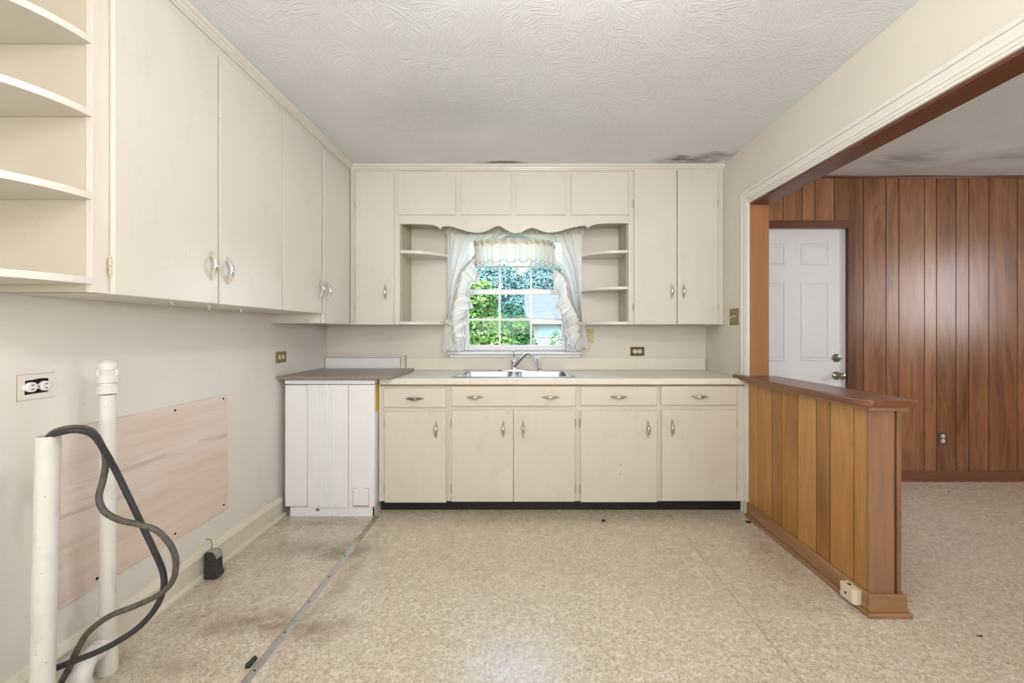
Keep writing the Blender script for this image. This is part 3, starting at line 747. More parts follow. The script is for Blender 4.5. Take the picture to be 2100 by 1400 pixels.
for a0, a1 in bowls:
    b = MB(); r0 = rrect(a0 - .004, a1 + .004, hy0 - .004, hy1 + .004, .05, 6); n = len(r0)
    cx, cy = (a0 + a1) / 2, (hy0 + hy1) / 2
    lev = [(1.0, zr - .0015), (.975, zr - .02), (.96, .78), (.93, .752), (.85, .745), (.10, .742)]
    vv = []; 
    for sc_, z in lev: vv += [(cx + (x - cx) * sc_, cy + (y - cy) * sc_, z) for x, y in r0]
    ff = [(i * n + k, i * n + (k + 1) % n, (i + 1) * n + (k + 1) % n, (i + 1) * n + k) for i in range(len(lev) - 1) for k in range(n)] + [tuple(range((len(lev) - 1) * n, len(lev) * n))]
    b.add(vv, ff); bo = b.build('bowl', STEEL, t, smooth=60, recalc=False)
    MB().lathe([(.042, .744), (.045, .747), (.03, .748), (.02, .743)], (cx, cy, 0), 'z', 20).build('drain', CHROME, bo)
# faucet
fx, fy = X(1054, 3.29), 3.29
t = thing('kitchen_faucet', 'chrome single lever faucet behind the sink bowls', 'faucet', (fx, fy, .919))
b = MB(); n = 28
vv = []
for s_, z in ((1.0, .919), (1.0, .922), (.9, .929), (.5, .931)):
    vv += [(fx + .128 * s_ * math.cos(2 * math.pi * k / n) * (1.0), fy + .031 * s_ * math.sin(2 * math.pi * k / n), z) for k in range(n)]
b.add(vv, [(i * n + k, i * n + (k + 1) % n, (i + 1) * n + (k + 1) % n, (i + 1) * n + k) for i in range(3) for k in range(n)] + [tuple(range(3 * n, 4 * n)), tuple(range(n - 1, -1, -1))])
b.build('base_plate', CHROME, t)
MB().lathe([(.024, .930), (.021, .945), (.0205, .975), (.0215, .985), (.0225, .995), (.0215, 1.008), (.016, 1.018), (.007, 1.022)], (fx, fy, 0), 'z', 24).build('body', CHROME, t, smooth=60)
b = MB(); b.tube([(fx, fy, 1.012), (fx - .001, fy - .006, 1.05), (fx - .001, fy - .010, 1.072)], [.005, .0045, .004], 10); b.lathe([(.002, -.008), (.008, -.005), (.0095, 0), (.008, .006), (.002, .009)], (fx - .001, fy - .010, 1.075), 'z', 14)
b.build('lever', CHROME, t, smooth=60)
sp = [(fx + .004, fy - .012, .952), (fx + .03, fy - .05, .985), (fx + .075, fy - .105, 1.038), (fx + .098, fy - .132, 1.058), (fx + .115, fy - .150, 1.062), (fx + .126, fy - .162, 1.056), (fx + .130, fy - .166, 1.044)]
b = MB(); b.tube(sp, [.013, .012, .0105, .0105, .011, .0115, .0115], 14)
b.build('spout', CHROME, t, smooth=60)
sx = .135
t = thing('sink_sprayer', 'white plastic pull out sprayer standing right of the faucet', 'sprayer', (sx, 3.29, .919))
MB().lathe([(.022, .919), (.022, .924), (.015, .932), (.012, .94)], (sx, 3.29, 0), 'z', 18).build('base', CHROME, t)
b = MB(); b.tube([(sx, 3.29, .935), (sx, 3.288, .97), (sx - .002, 3.285, 1.0), (sx - .012, 3.282, 1.018), (sx - .030, 3.278, 1.022), (sx - .040, 3.276, 1.012)], [.011, .012, .0135, .016, .017, .014], 12); b.tube([(sx - .036, 3.276, 1.015), (sx - .040, 3.275, .995)], [.014, .012], 12)
b.build('spray_head', WHITEPL, t, smooth=60)

# ------------------------------------------------------------------ white appliance in the corner
ax0, ax1, ay0 = -1.580, -.985, 2.733
t = thing('dishwasher', 'white front appliance with ribbed middle panel standing in the left corner', 'appliance', (-1.28, 3.0, 0))
MB().box(ax0 + .003, ax1, ay0 + .022, 3.31, .066, .875, .004).build('casing', APPL, t)
MB().box(ax0, ax1 + .002, ay0 - .004, 3.31, .879, .9105, .009).build('lid', APPL, t)
px = lambda p: X(p, ay0)
MB().box(ax0 + .002, px(629.6), ay0 + .001, ay0 + .02, .068, .874, .003).build('front_panel', APPL, t)
b = MB(); zc0, zc1 = .064, .876
x0, x1 = px(630.8), px(713.6)
pts = [(x0, ay0 + .02), (x0, ay0 + .001)]
for i in range(5):
    c = px(656 + i * 6.6); pts += [(c - .007, ay0 + .001), (c - .004, ay0 - .0035), (c + .004, ay0 - .0035), (c + .007, ay0 + .001)]
pts += [(x1, ay0 + .001), (x1, ay0 + .02)]
b.prism(pts, 'z', zc0, zc1, 0); b.build('ribbed_panel', APPL, t, smooth=20)
b = MB(); x0 = px(714.8); x1 = ax1
b.prism([(x0, ay0 + .021), (x0, ay0)] + [(x1 - .02 + .02 * math.sin(a), ay0 + .02 - .02 * math.cos(a)) for a in [i * math.pi / 16 for i in range(9)]] + [(x1, ay0 + .021)], 'z', .066, .876, 0)
b.build('front_panel', APPL, t, smooth=30)
b = MB(); x0, x1, z0, z1 = px(724), px(756.5), Z(1036.5, ay0), Z(1001, ay0)
b.box(x0, x1, ay0 - .0014, ay0 + .001, z0, z1, .0006); pl = b.build('service_plate', APPL, t)
b = MB(); b.box(x0 - .002, x1 + .001, ay0 - .001, ay0 + .001, z0 - .005, z0 - .0005); b.box(x1 - .0012, x1 + .002, ay0 - .001, ay0 + .001, z0, z1); b.box(x0, x0 + .02, ay0 - .001, ay0 + .001, z1, z1 + .002); b.box(x1 - .03, x1, ay0 - .001, ay0 + .001, z1, z1 + .0015); b.box(x0 - .0015, x0, ay0 - .001, ay0 + .001, z0, z1)
b.build('rust_line', RUST, pl)
b = MB(); b.box(ax0 + .03, ax1 - .004, ay0 + .012, ay0 + .03, 0, .062, .001); b.box(ax1 - .014, ax1 - .004, ay0 + .012, 3.3, 0, .062); b.build('kick_plate', APPL, t)
MB().box(px(646), px(653), ay0 + .010, ay0 + .0125, .036, .050).build('clip', BRASSPL, t)
MB().box(ax1, ax1 + .0012, 2.755, 2.797, .69, .868).build('yellow_sticker', YELLOW, t)
# loose board lying on the appliance
sl = MB().box(-1.612, -.868, 2.700, 3.295, .9150, .937, .002).build('loose_board', SLAB); tag(sl, 'brown speckled laminate board lying across the white appliance and worktop end', 'board')
# backguard
t = thing('backsplash_panel', 'short white panel in a cream frame behind the loose board', 'panel', (-1.29, 3.38, .914))
b = MB(); b.box(XL + .002, -.962, 3.352, 3.388, 1.022, 1.037, .002); b.box(-.992, -.962, 3.352, 3.388, .9155, 1.022, .001); b.box(XL + .002, -.992, 3.372, 3.388, .9155, 1.022)
b.build('frame', CAB, t)
pts = [(-1.606, .918), (-.998, .918), (-.998, 1.004)] + [(-1.006 + .008 * math.cos(a), 1.004 + .010 * math.sin(a)) for a in (.5, 1.0)] + [(-1.008, 1.016), (-1.596, 1.016), (-1.603, 1.012), (-1.606, 1.004)]
MB().prism(pts, 'y', 3.358, 3.372, .001).build('white_insert', LAMW, t)

# ------------------------------------------------------------------ window
wn = sroot('window_1', (-.063, 3.46, 1.0))
b = MB(); yy0, yy1 = YB - .002, YB + .13
b.box(WX0, WX0 + .018, yy0, yy1, WZ0 + .007, WZ1 - .02); b.box(WX1 - .018, WX1, yy0, yy1, WZ0 + .007, WZ1 - .02); b.box(WX0, WX1, yy0, yy1, WZ1 - .02, WZ1); b.box(WX0, WX1, yy0 + .05, yy1 + .02, WZ0 - .005, WZ0 + .006)
b.build('frame', WINP, wn)
b = MB(); yc0, yc1 = YB - .016, YB - .001
b.box(WX0 - .062, WX0, yc0, yc1, WZ0, WZ1, .003); b.box(WX1, WX1 + .062, yc0, yc1, WZ0, WZ1, .003); b.box(WX0 - .062, WX1 + .062, yc0, yc1, WZ1, WZ1 + .03, .003)
b.build('casing', WINP, wn)
b = MB(); b.box(-.618, .490, 3.362, 3.43, 1.040, 1.066, .010); b.box(-.600, .472, 3.385, YB - .001, 1.0165, 1.041, .006); b.box(WX0 + .001, WX1 - .001, 3.42, 3.50, 1.04, 1.066)
b.build('stool', WINP, wn)
cols = [(-.4525, -.2019), (-.1859, .0614), (.0774, .3267)]
def sash(name, y, rows, z0, z1, bottom):
    b = MB(); xa, xb = WX0 + .019, WX1 - .019; dpt = .028
    b.box(xa, cols[0][0], y - dpt / 2, y + dpt / 2, z0, z1, .003); b.box(cols[2][1], xb, y - dpt / 2, y + dpt / 2, z0, z1, .003)
    b.box(cols[0][0], cols[2][1], y - dpt / 2, y + dpt / 2, z0, rows[0][0], .003); b.box(cols[0][0], cols[2][1], y - dpt / 2, y + dpt / 2, rows[-1][1], z1, .003)
    for a, c in ((cols[0][1], cols[1][0]), (cols[1][1], cols[2][0])): b.box(a, c, y - .011, y + .011, z0 + .01, z1 - .01, .002)
    for r0, r1 in zip(rows[:-1], rows[1:]): b.box(cols[0][0] - .01, cols[2][1] + .01, y - .0105, y + .0105, r0[1], r1[0], .002)
    s_ = b.build(name, WINP, wn)
    for r0, r1 in rows:
        for c0, c1 in cols:
            MB().box(c0 - .004, c1 + .004, y - .0015, y + .0015, r0 - .004, r1 + .004).build('pane', GLASS, s_, smooth=None)
    return s_
sash('lower_sash', 3.462, [(1.1185, 1.3208), (1.3397, 1.5403)], 1.072, 1.582, True)
sash('upper_sash', 3.494, [(1.586, 1.770), (1.788, 1.985)], 1.545, 2.028, False)
b = MB(); b.box(X(1082, 3.45), X(1104, 3.45), 3.440, 3.462, 1.582, 1.590, .002); b.lathe([(.012, 1.590), (.012, 1.596), (.006, 1.598)], (X(1090, 3.45), 3.455, 0), 'z', 14); b.build('sash_lock', WINP, wn)

# ------------------------------------------------------------------ curtains
YC = 3.245
def interp(pts, t_):
    n = len(pts) - 1; f = max(0, min(1, t_)) * n; i = min(int(f), n - 1); u = f - i
    return tuple(pts[i][k] * (1 - u) + pts[i + 1][k] * u for k in range(len(pts[0])))
def smoothpath(pts, n):
    # Catmull-Rom through pixel points
    out = []
    P = [pts[0]] + list(pts) + [pts[-1]]
    m = len(pts) - 1
    for i in range(n + 1):
        f = i / n * m; k = min(int(f), m - 1); u = f - k
        p0, p1, p2, p3 = P[k], P[k + 1], P[k + 2], P[k + 3]
        out.append(tuple(0.5 * (2 * p1[j] + (p2[j] - p0[j]) * u + (2 * p0[j] - 5 * p1[j] + 4 * p2[j] - p3[j]) * u * u + (3 * p1[j] - p0[j] - 3 * p2[j] + p3[j]) * u ** 3) for j in range(len(pts[0]))))
    return out
def curtain(side, label, outer, inner, att, free, low_o, low_i, tie):
    t = thing('ruffled_curtain', label, 'curtain', (X(inner[-1][0], YC), YC, 1.06), 'window curtains')
    rnd = random.Random(5 + side)
    N = 60
    O = smoothpath(outer, N); I = smoothpath(inner, N)
    def fn(u, v):
        o_ = O[round(v * N)]; i_ = I[round(v * N)]
        x = o_[0] * (1 - u) + i_[0] * u; y = o_[1] * (1 - u) + i_[1] * u
        wd = abs(i_[0] - o_[0]); amp = .010 + .006 * math.sin(u * 9 + side)
        fold = math.sin(u * 46 + 1.2 * math.sin(v * 3 + side)) + .4 * math.sin(u * 71 + 2 * v)
        gather = 1 - .6 * math.exp(-(v / .04) ** 2)
        return (X(x, YC), YC + amp * gather * fold, Z(y, YC))
    b = MB(); b.grid(fn, 110, N); b.build('sheer', SHEER, t, smooth=80, recalc=False)
    # tail below the tieback
    O2 = smoothpath(low_o, 20); I2 = smoothpath(low_i, 20)
    def fn2(u, v):
        o_ = O2[round(v * 20)]; i_ = I2[round(v * 20)]
        x = o_[0] * (1 - u) + i_[0] * u; y = o_[1] * (1 - u) + i_[1] * u + v * 2.0 * math.sin(u * 13)
        return (X(x, YC), YC - .012 + (.004 + .016 * v) * math.sin(u * 24 + side), Z(y, YC))
    b = MB(); b.grid(fn2, 50, 20); b.build('tail', RUFF, t, smooth=80, recalc=False)
    # ruffle down the inner edge
    n = 260; A = smoothpath(att, n); B = smoothpath(free, n)
    def fn3(u, v, lift=0.0):
        i = round(v * n); a_ = A[i]; f_ = B[i]
        ph = v * 58 + 2.2 * math.sin(v * 9) + side
        sw = math.sin(ph); tri = sw + .2 * math.sin(2 * ph + .6)
        x = a_[0] * (1 - u) + f_[0] * u - u * side * 2.5 * math.cos(ph); y = a_[1] * (1 - u) + f_[1] * u + u * 3.2 * tri
        return (X(x, YC), YC - .026 - lift + (.005 + .026 * u) * tri + .006 * u * math.sin(ph * 2.3), Z(y, YC))
    b = MB(); b.grid(fn3, 12, n); rf = b.build('ruffle', RUFF, t, smooth=80, recalc=False)
    b = MB(); b.grid(lambda u, v: fn3(.80 + .055 * u, v, .0016), 1, n); b.build('hem', HEM, rf, smooth=80, recalc=False)
    def fn4(u, v):
        i = round(v * n); a_ = A[i]; k = (u - .35) * 9
        jit = 1.6 * math.sin(v * 131) + 1.1 * math.sin(v * 77 + 1)
        return (X(a_[0] + side * k * .8 + jit * .5, YC), YC - .028 + .010 * math.sin(v * 160 + u * 4), Z(a_[1] - k * .9 + jit, YC))
    b = MB(); b.grid(fn4, 4, n); b.build('gathered_heading', FRILL, rf, smooth=80, recalc=False)
    tx, ty = tie
    b = MB(); b.tube([(X(tx - 10 * 1, YC), YC - .02, Z(ty - 3, YC)), (X(tx - 4, YC), YC - .036, Z(ty + 1, YC)), (X(tx + 4, YC), YC - .036, Z(ty + 3, YC)), (X(tx + 9, YC), YC - .02, Z(ty + 4, YC))], [.010, .013, .012, .008], 8)
    b.build('tieback', FRILL, t, smooth=80)
    return t
curtain(1, 'left white ruffled curtain tied back beside the window',
        [(917, 474), (917, 520), (917, 580), (917, 630), (915, 656)], [(1056, 474), (1040, 482), (985, 520), (952, 556), (938, 610), (928, 656)],
        [(976, 526), (957, 547), (946, 562), (938, 600), (930, 630), (927, 668), (930, 690), (935, 705)],
        [(974, 540), (986, 574), (968, 590), (965, 606), (972, 628), (957, 650), (953, 690), (941, 716)],
        [(914, 655), (912, 670), (909, 695), (907, 719)], [(929, 655), (930, 670), (934, 695), (942, 718)], (921, 661))
curtain(-1, 'right white ruffled curtain tied back beside the window',
        [(1193.5, 474), (1193.5, 520), (1193, 580), (1193, 630), (1195, 660)], [(1056, 474), (1075, 482), (1132, 530), (1157, 566), (1172, 615), (1186, 660)],
        [(1137, 551), (1151, 563), (1161, 575), (1168, 612), (1177, 632), (1186, 652), (1190, 672), (1190, 690)],
        [(1131, 556), (1134, 600), (1142, 606), (1139, 634), (1152, 652), (1155, 668), (1162, 698), (1174, 716)],
        [(1197, 660), (1200, 675), (1204, 695), (1208, 712)], [(1185, 660), (1184, 675), (1179, 695), (1173, 718)], (1190, 662))
t = thing('ruffled_valance', 'gathered white ruffle valance across the top of the window', 'curtain', (-.06, 3.172, 1.77), 'window curtains')
YV = 3.172
NV = 320
top = smoothpath([(972, 502), (980, 500), (1010, 498), (1055, 496), (1100, 498), (1125, 500), (1138, 509)], NV)
bot = smoothpath([(976, 544), (985, 546), (1010, 543), (1055, 542), (1100, 541), (1122, 547), (1139, 553)], NV)
def fv(u, v, lift=0.0):
    i = round(u * NV); a_, b_ = top[i], bot[i]
    ph = u * 74 + 2.4 * math.sin(u * 8.5); fold = math.sin(ph) + .38 * math.sin(2 * ph + .8)
    x = a_[0] * (1 - v) + b_[0] * v + v * 2.6 * math.cos(ph); y = a_[1] * (1 - v) + b_[1] * v + v * 1.8 * fold
    return (X(x, YV), YV - lift + (.006 + .022 * v) * fold, Z(y, YV))
rv = MB().grid(fv, NV, 14).build('ruffle', RUFF, t, smooth=80, recalc=False)
def fh(u, v):
    i = round(u * NV); a_ = top[i]
    return (X(a_[0] + 1.2 * math.sin(u * 97), YV), YV - .010 + .013 * math.sin(u * 240 + v * 3), Z(a_[1] - (v - .3) * 9 - 1.6 * math.sin(u * 71) - 1.3 * math.sin(u * 167), YV))
MB().grid(fh, NV, 4).build('gathered_heading', FRILL, t, smooth=80, recalc=False)
MB().grid(lambda u, v: fv(u, .84 + .035 * v, .0016), NV, 1).build('hem', HEM, rv, smooth=80, recalc=False)
t = thing('curtain_rod', 'curtain rod with gathered white heading behind the scalloped valance', 'curtain rod', (-.06, YC, 2.03))
MB().tube([(-.615, YC, 2.05), (.49, YC, 2.05)], .006, 10).build('rod', WINP, t)
def fg(u, v): return (-.614 + 1.102 * u, YC - .012 + .010 * math.sin(u * 420 + v * 2), Z(466 + v * 15, YC))
MB().grid(fg, 560, 3).build('gathered_heading', FRILL, t, smooth=80, recalc=False)

# ------------------------------------------------------------------ switches and outlets
def recept(b, face, c, r, gap, horiz):
    pass
def outlet(label, center, face, horiz, plate_mat, body_mat, rec_r=.0165):
    # face 'y-' looks to -y, 'x+' looks to +x
    t = thing('wall_outlet', label, 'outlet', center)
    cx, cy, cz = center; a, c = (.0575, .037) if horiz else (.037, .0575)
    def bx(u0, u1, v0, v1, d0, d1, bev=0):
        b = MB()
        if face == 'y-': b.box(cx + u0, cx + u1, cy - d1, cy - d0, cz + v0, cz + v1, bev)
        else: b.box(cx + d0, cx + d1, cy + u0, cy + u1, cz + v0, cz + v1, bev)
        return b
    bx(-a, a, -c, c, 0, .005, .002).build('plate', plate_mat, t)
    for s_ in (-1, 1):
        u, v = (s_ * .0195, 0) if horiz else (0, s_ * .0195)
        b = MB(); ax = 'y' if face == 'y-' else 'x'; sg = -1 if face == 'y-' else 1
        p = (cx + u, cy, cz + v) if face == 'y-' else (cx, cy + u, cz + v)
        b.lathe([(rec_r, sg * .003), (rec_r, sg * .007), (rec_r - .002, sg * .0078)], p, ax, 20)
        ro = b.build('receptacle', body_mat, t)
        for k_ in (-1, 1):
            q = bx(u - .0016 if not horiz else u - .004, u + .0016 if not horiz else u + .004, v - .004 if not horiz else v - .0016, v + .004 if not horiz else v + .0016, .0077, .0084)
            dx, dz = (.006 * k_, 0) if not horiz else (0, .006 * k_)
            q.v = [(x_ + (dx if face == 'y-' else 0), y_ + (dx if face != 'y-' else 0), z_ + dz) for x_, y_, z_ in q.v]
            q.build('slot', DARK, ro)
    bx(-.002, .002, -.002, .002, .005, .0062).build('screw', DARK, t)
    return t
outlet('brown duplex outlet on the back wall under the right wall cabinet', (X(1306.8, YB), YB, Z(720.3, YB)), 'y-', True, BROWNPL, IVORY, .0185)
outlet('brass plate duplex outlet on the left wall above the white appliance', (XL, 2.755, 1.059), 'x+', True, BRASSPL, IVORY)
outlet('grey metal duplex outlet low on the den wood panelling', (X(1934, 3.395), YD, Z(899, 3.395)), 'y-', False, GREYPL, IVORY)
# beige switch plate beside the curtain
c = (X(1209.5, YB), YB, Z(688.5, YB))
t = thing('light_switch', 'beige single switch plate on the back wall beside the curtain', 'switch', c)
MB().box(c[0] - .034, c[0] + .034, YB - .005, YB, c[2] - .058, c[2] + .058, .002).build('plate', BEIGEPL, t)
MB().box(c[0] - .005, c[0] + .005, YB - .0062, YB - .004, c[2] - .012, c[2] + .012, .001).build('toggle', BEIGEPL, t)
for s_ in (-1, 1): MB().lathe([(.0038, 0), (.0038, -.0065)], (c[0], YB, c[2] + s_ * .032), 'y', 10).build('screw', DARK, t)
# double toggle on the right wall
c = (XR, 2.948, 1.336)
t = thing('light_switch', 'brass double toggle switch plate on the right wall near the opening', 'switch', c)
MB().box(XR - .006, XR, c[1] - .057, c[1] + .057, c[2] - .058, c[2] + .058, .002).build('plate', BRASSPL, t)
for s_, up in ((-1, 1), (1, -1)):
    b = MB(); b.tube([(XR - .004, c[1] + s_ * .023, c[2]), (XR - .021, c[1] + s_ * .023, c[2] + up * .007)], [.0055, .004], 10); b.build('toggle', IVORY, t)
    for z in (-.030, .030): MB().lathe([(.003, 0), (.003, -.0072)], (XR, c[1] + s_ * .023, c[2] + z), 'x', 10).build('screw', BROWNPL, t)
# uncovered outlet low left
y0, y1, zc = 1.318, 1.421, 1.045
t = thing('uncovered_outlet', 'uncovered white outlet in a ragged cutout on the left wall', 'outlet', (XL, 1.37, zc))
b = MB(); w_ = .024
zt, zb = zc + .041, zc - .041
b.ring(y0, y1, zb, zt, .020, XL, XL + .0022, 'x', .018)
b.build('cover_frame', WALLP, t)
MB().box(XL, XL + .0008, y0 - .0012, y1 + .0012, zb - .0012, zt + .0012).build('outline_gap', EDGE, t)
MB().prism([(y0 + .018, zb + .017), (y0 + .05, zb + .019), (y1 - .019, zb + .021), (y1 - .018, zt - .017), (y0 + .06, zt - .015), (y0 + .02, zt - .021)], 'x', XL, XL + .0028).build('cutout', DARK, t)
b = MB(); b.box(XL + .001, XL + .006, y0 + .012, y1 - .012, zc - .008, zc + .008, .001); b.build('strap', WHITEPL, t)
for s_ in (-1, 1):
    yc_ = (y0 + y1) / 2 + s_ * .0195
    b = MB(); b.lathe([(.0165, .002), (.0165, .011), (.014, .013)], (XL, yc_, zc), 'x', 20); ro = b.build('receptacle', WHITEPL, t)
    for k_ in (-1, 1): MB().box(XL + .0125, XL + .0136, yc_ - .004, yc_ + .004, zc + k_ * .007 - .0012, zc + k_ * .007 + .0012).build('slot', DARK, ro)
MB().lathe([(.003, .006), (.003, .0075)], (XL, (y0 + y1) / 2, zc), 'x', 10).build('screw', DARK, t)

# ------------------------------------------------------------------ plywood patch
t = thing('plywood_panel', 'bare plywood patch screwed to the left wall behind the pipes', 'panel', (XL + .001, 1.83, .263))
MB().box(XL + .0005, XL + .007, 1.405, 2.249, .263, .886, .001).build('sheet', PLY, t)
for p_, q_ in ((458, 817), (359, 841), (459, 1035), (359, 1094), (199, 1186), (194, 883)):
    d = -1.611 * F / (p_ - CX) * -1 if False else 1.611 * F / (CX - p_)
    MB().lathe([(.0055, .0068), (.0055, .0080)], (XL, d, Z(q_, d)), 'x', 10).build('screw', DARK, t)

# ------------------------------------------------------------------ pipes and cable
t = thing('conduit_pipe', 'thick open topped white plastic pipe nearest the camera on the left', 'pipe', (-1.472, 1.26, 0))
b = MB(); n = 28
A0, A1 = Vector((-1.472, 1.26, 0)), Vector((-1.450, 1.26, .909)); ro, ri = .0275, .0235
prof = []
vv = []
for c_, r_ in ((A0, ro), (A1, ro), (A1, ri), (A1 - (A1 - A0) * .3, ri)):
    vv += [tuple(c_ + Vector((r_ * math.cos(2 * math.pi * k / n), r_ * math.sin(2 * math.pi * k / n), 0))) for k in range(n)]
b.add(vv, [(i * n + k, i * n + (k + 1) % n, (i + 1) * n + (k + 1) % n, (i + 1) * n + k) for i in range(3) for k in range(n)])
b.build('pipe', PVC, t, recalc=False)
vx, vy = -1.500, 1.49
t = thing('drain_vent_pipe', 'slimmer white plastic vent pipe with capped valve on top', 'pipe', (vx, vy, 0))
MB().tube([(vx, vy, .20), (vx, vy, 1.0)], .0232, 24, True).build('pipe', PVC, t)
zz = lambda q_: Z(q_, vy)
MB().lathe([(.031, zz(806)), (.031, zz(792)), (.029, zz(791)), (.025, zz(790)), (.025, zz(785)), (.029, zz(784)), (.031, zz(783)), (.031, zz(770)), (.029, zz(769))], (vx, vy, 0), 'z', 28).build('threaded_adapter', PVC, t)
MB().lathe([(.022, zz(769)), (.022, zz(757)), (.021, zz(756.5))], (vx, vy, 0), 'z', 24).build('valve_throat', PVC, t)
b = MB()
for k_ in range(5):
    a = R(20 + 72 * k_); b.box(vx + .022 * math.cos(a) - .005, vx + .022 * math.cos(a) + .005, vy + .022 * math.sin(a) - .005, vy + .022 * math.sin(a) + .005, zz(769), zz(756))
b.build('valve_rib', WHITEPL, t)
MB().lathe([(.0275, zz(757)), (.0275, zz(745)), (.026, zz(744)), (.022, zz(741)), (.014, zz(738)), (.004, zz(737))], (vx, vy, 0), 'z', 28).build('valve_cap', PVC, t)
b = MB(); b.lathe([(.0325, .215), (.0325, .16), (.030, .155), (.0285, .15), (.0285, .0)], (vx, vy, 0), 'z', 28); b.build('tee_fitting', PVC, t)
b = MB(); pth = [(vx, vy, .105), (vx + .004, vy - .04, .106), (vx + .010, vy - .075, .104), (vx + .018, vy - .10, .092), (vx + .022, vy - .112, .07), (vx + .022, vy - .113, .03), (vx + .022, vy - .113, 0)]
b.tube(smoothpath(pth, 30), .0285, 24); el = b.build('elbow', PVC, t, smooth=60)
MB().tube([(vx + .003, vy - .035, .1055), (vx + .0055, vy - .05, .106)], .0325, 24).build('hub', PVC, el, smooth=50)
b = MB(); b.lathe([(.032, .0), (.033, .02), (.032, .042), (.0295, .047)], (vx + .022, vy - .113, 0), 'z', 24); b.build('hub', PVC, el, smooth=50)
t = thing('electric_cable', 'thick black cable looping out of the open white pipe to the floor', 'cable', (-1.35, 1.33, .16))
s1 = [(99, 915, 1.26), (103, 893, 1.26), (125, 881, 1.265), (158, 877, 1.29), (188, 884, 1.32), (208, 912, 1.34), (217, 945, 1.35), (211, 985, 1.35), (203, 1020, 1.34), (214, 1048, 1.33), (245, 1066, 1.33), (285, 1075, 1.34), (322, 1088, 1.36), (350, 1118, 1.38), (361, 1152, 1.40), (354, 1190, 1.40), (327, 1218, 1.39), (280, 1241, 1.38), (225, 1263, 1.36), (182, 1295, 1.35), (160, 1330, 1.35), (140, 1372, 1.36), (122, 1405, 1.36)]
s2 = [(96, 918, 1.255), (100, 897, 1.255), (122, 887, 1.255), (160, 882, 1.27), (192, 893, 1.30), (215, 925, 1.33), (236, 962, 1.355), (262, 1015, 1.375), (292, 1078, 1.39), (316, 1128, 1.40), (334, 1172, 1.41), (335, 1208, 1.405), (318, 1248, 1.39), (285, 1285, 1.375), (243, 1314, 1.35), (200, 1336, 1.33), (160, 1352, 1.32), (118, 1368, 1.31), (80, 1382, 1.31)]
for s_, mt in ((s1, RUBBERB), (s2, RUBBER)):
    sp_ = smoothpath([(X(a, d), d, Z(c_, d)) for a, c_, d in s_], 160)
    MB().tube(sp_, .0092, 12).build('cable_strand', mt, t, smooth=70)

# ------------------------------------------------------------------ small things on the floor
t = thing('power_adapter', 'dusty black plastic box leaning on the left baseboard', 'adapter', (-1.54, 2.06, 0))
b = MB(); b.prism([(-1.578, .003), (-1.522, .003), (-1.506, .012), (-1.504, .032), (-1.513, .038), (-1.515, .095), (-1.522, .124), (-1.535, .136), (-1.562, .138), (-1.577, .130)], 'y', 2.035, 2.082, .006)
b.build('case', DUST, t, smooth=40)
b = MB(); b.prism([(-1.572, .1365), (-1.560, .1405), (-1.533, .1395), (-1.518, .126), (-1.5125, .104), (-1.5165, .103), (-1.522, .122), (-1.535, .134)], 'y', 2.039, 2.070, .001); b.build('dust_layer', DUSTT, t)
b = MB(); b.tube(smoothpath([(-1.560, 2.065, .132), (-1.568, 2.078, .158), (-1.580, 2.082, .178), (-1.592, 2.068, .186)], 16), .0017, 6); b.build('wire', BROWNPL, t)
t = thing('floor_strip', 'flat aluminium seam strip screwed along the kitchen floor', 'strip', (-.97, 1.2, 0))
ALUS = []
for (y0, y1, mt, dx) in ((-.8, 1.745, ALU, 0), (1.75, 2.405, ALU, .001), (2.41, 2.742, plain('worn_strip', srgb(168, 160, 148), 0.5, 0.5, var=0.2, vscale=30), -.001)):
    MB().prism([(-.988 + dx, 0), (-.984 + dx, .0024), (-.956 + dx, .0024), (-.952 + dx, 0)], 'y', y0, y1).build('strip', mt, t)
y = 1.30
while y < 2.35:
    MB().lathe([(.0042, .0022), (.0035, .0034)], (-.970, y, 0), 'z', 10).build('screw', DARK, t); y += .19
rnd = random.Random(3)
def scrap(label, c, s_, mat):
    b = MB(); n = 9; pts = [(c[0] + s_[0] * (0.7 + .5 * rnd.random()) * math.cos(2 * math.pi * k / n), c[1] + s_[1] * (.7 + .5 * rnd.random()) * math.sin(2 * math.pi * k / n)) for k in range(n)]
    b.prism(pts, 'z', .0003, s_[2]); o = b.build('debris_scrap', mat, smooth=None); tag(o, label, 'debris'); return o
scrap('dark torn scrap tucked against the metal floor strip', (-1.004, 1.525, 0), (.013, .032, .007), DUST)
scrap('small black crumb on the floor in front of the base cabinets', (X(1238, 2.67), 2.675, 0), (.011, .012, .006), BLACK)
scrap('dark debris on the floor by the foot of the opening casing', (1.452, 2.655, 0), (.018, .012, .008), DUST)
scrap('pale paint chip on the floor near the black toe kick', (X(1306, 2.71), 2.72, 0), (.014, .005, .002), WHITEPL)
scrap('brown crumb on the den floor beyond the half wall', (X(2022, 1.64), 1.66, 0), (.012, .005, .003), RUST)

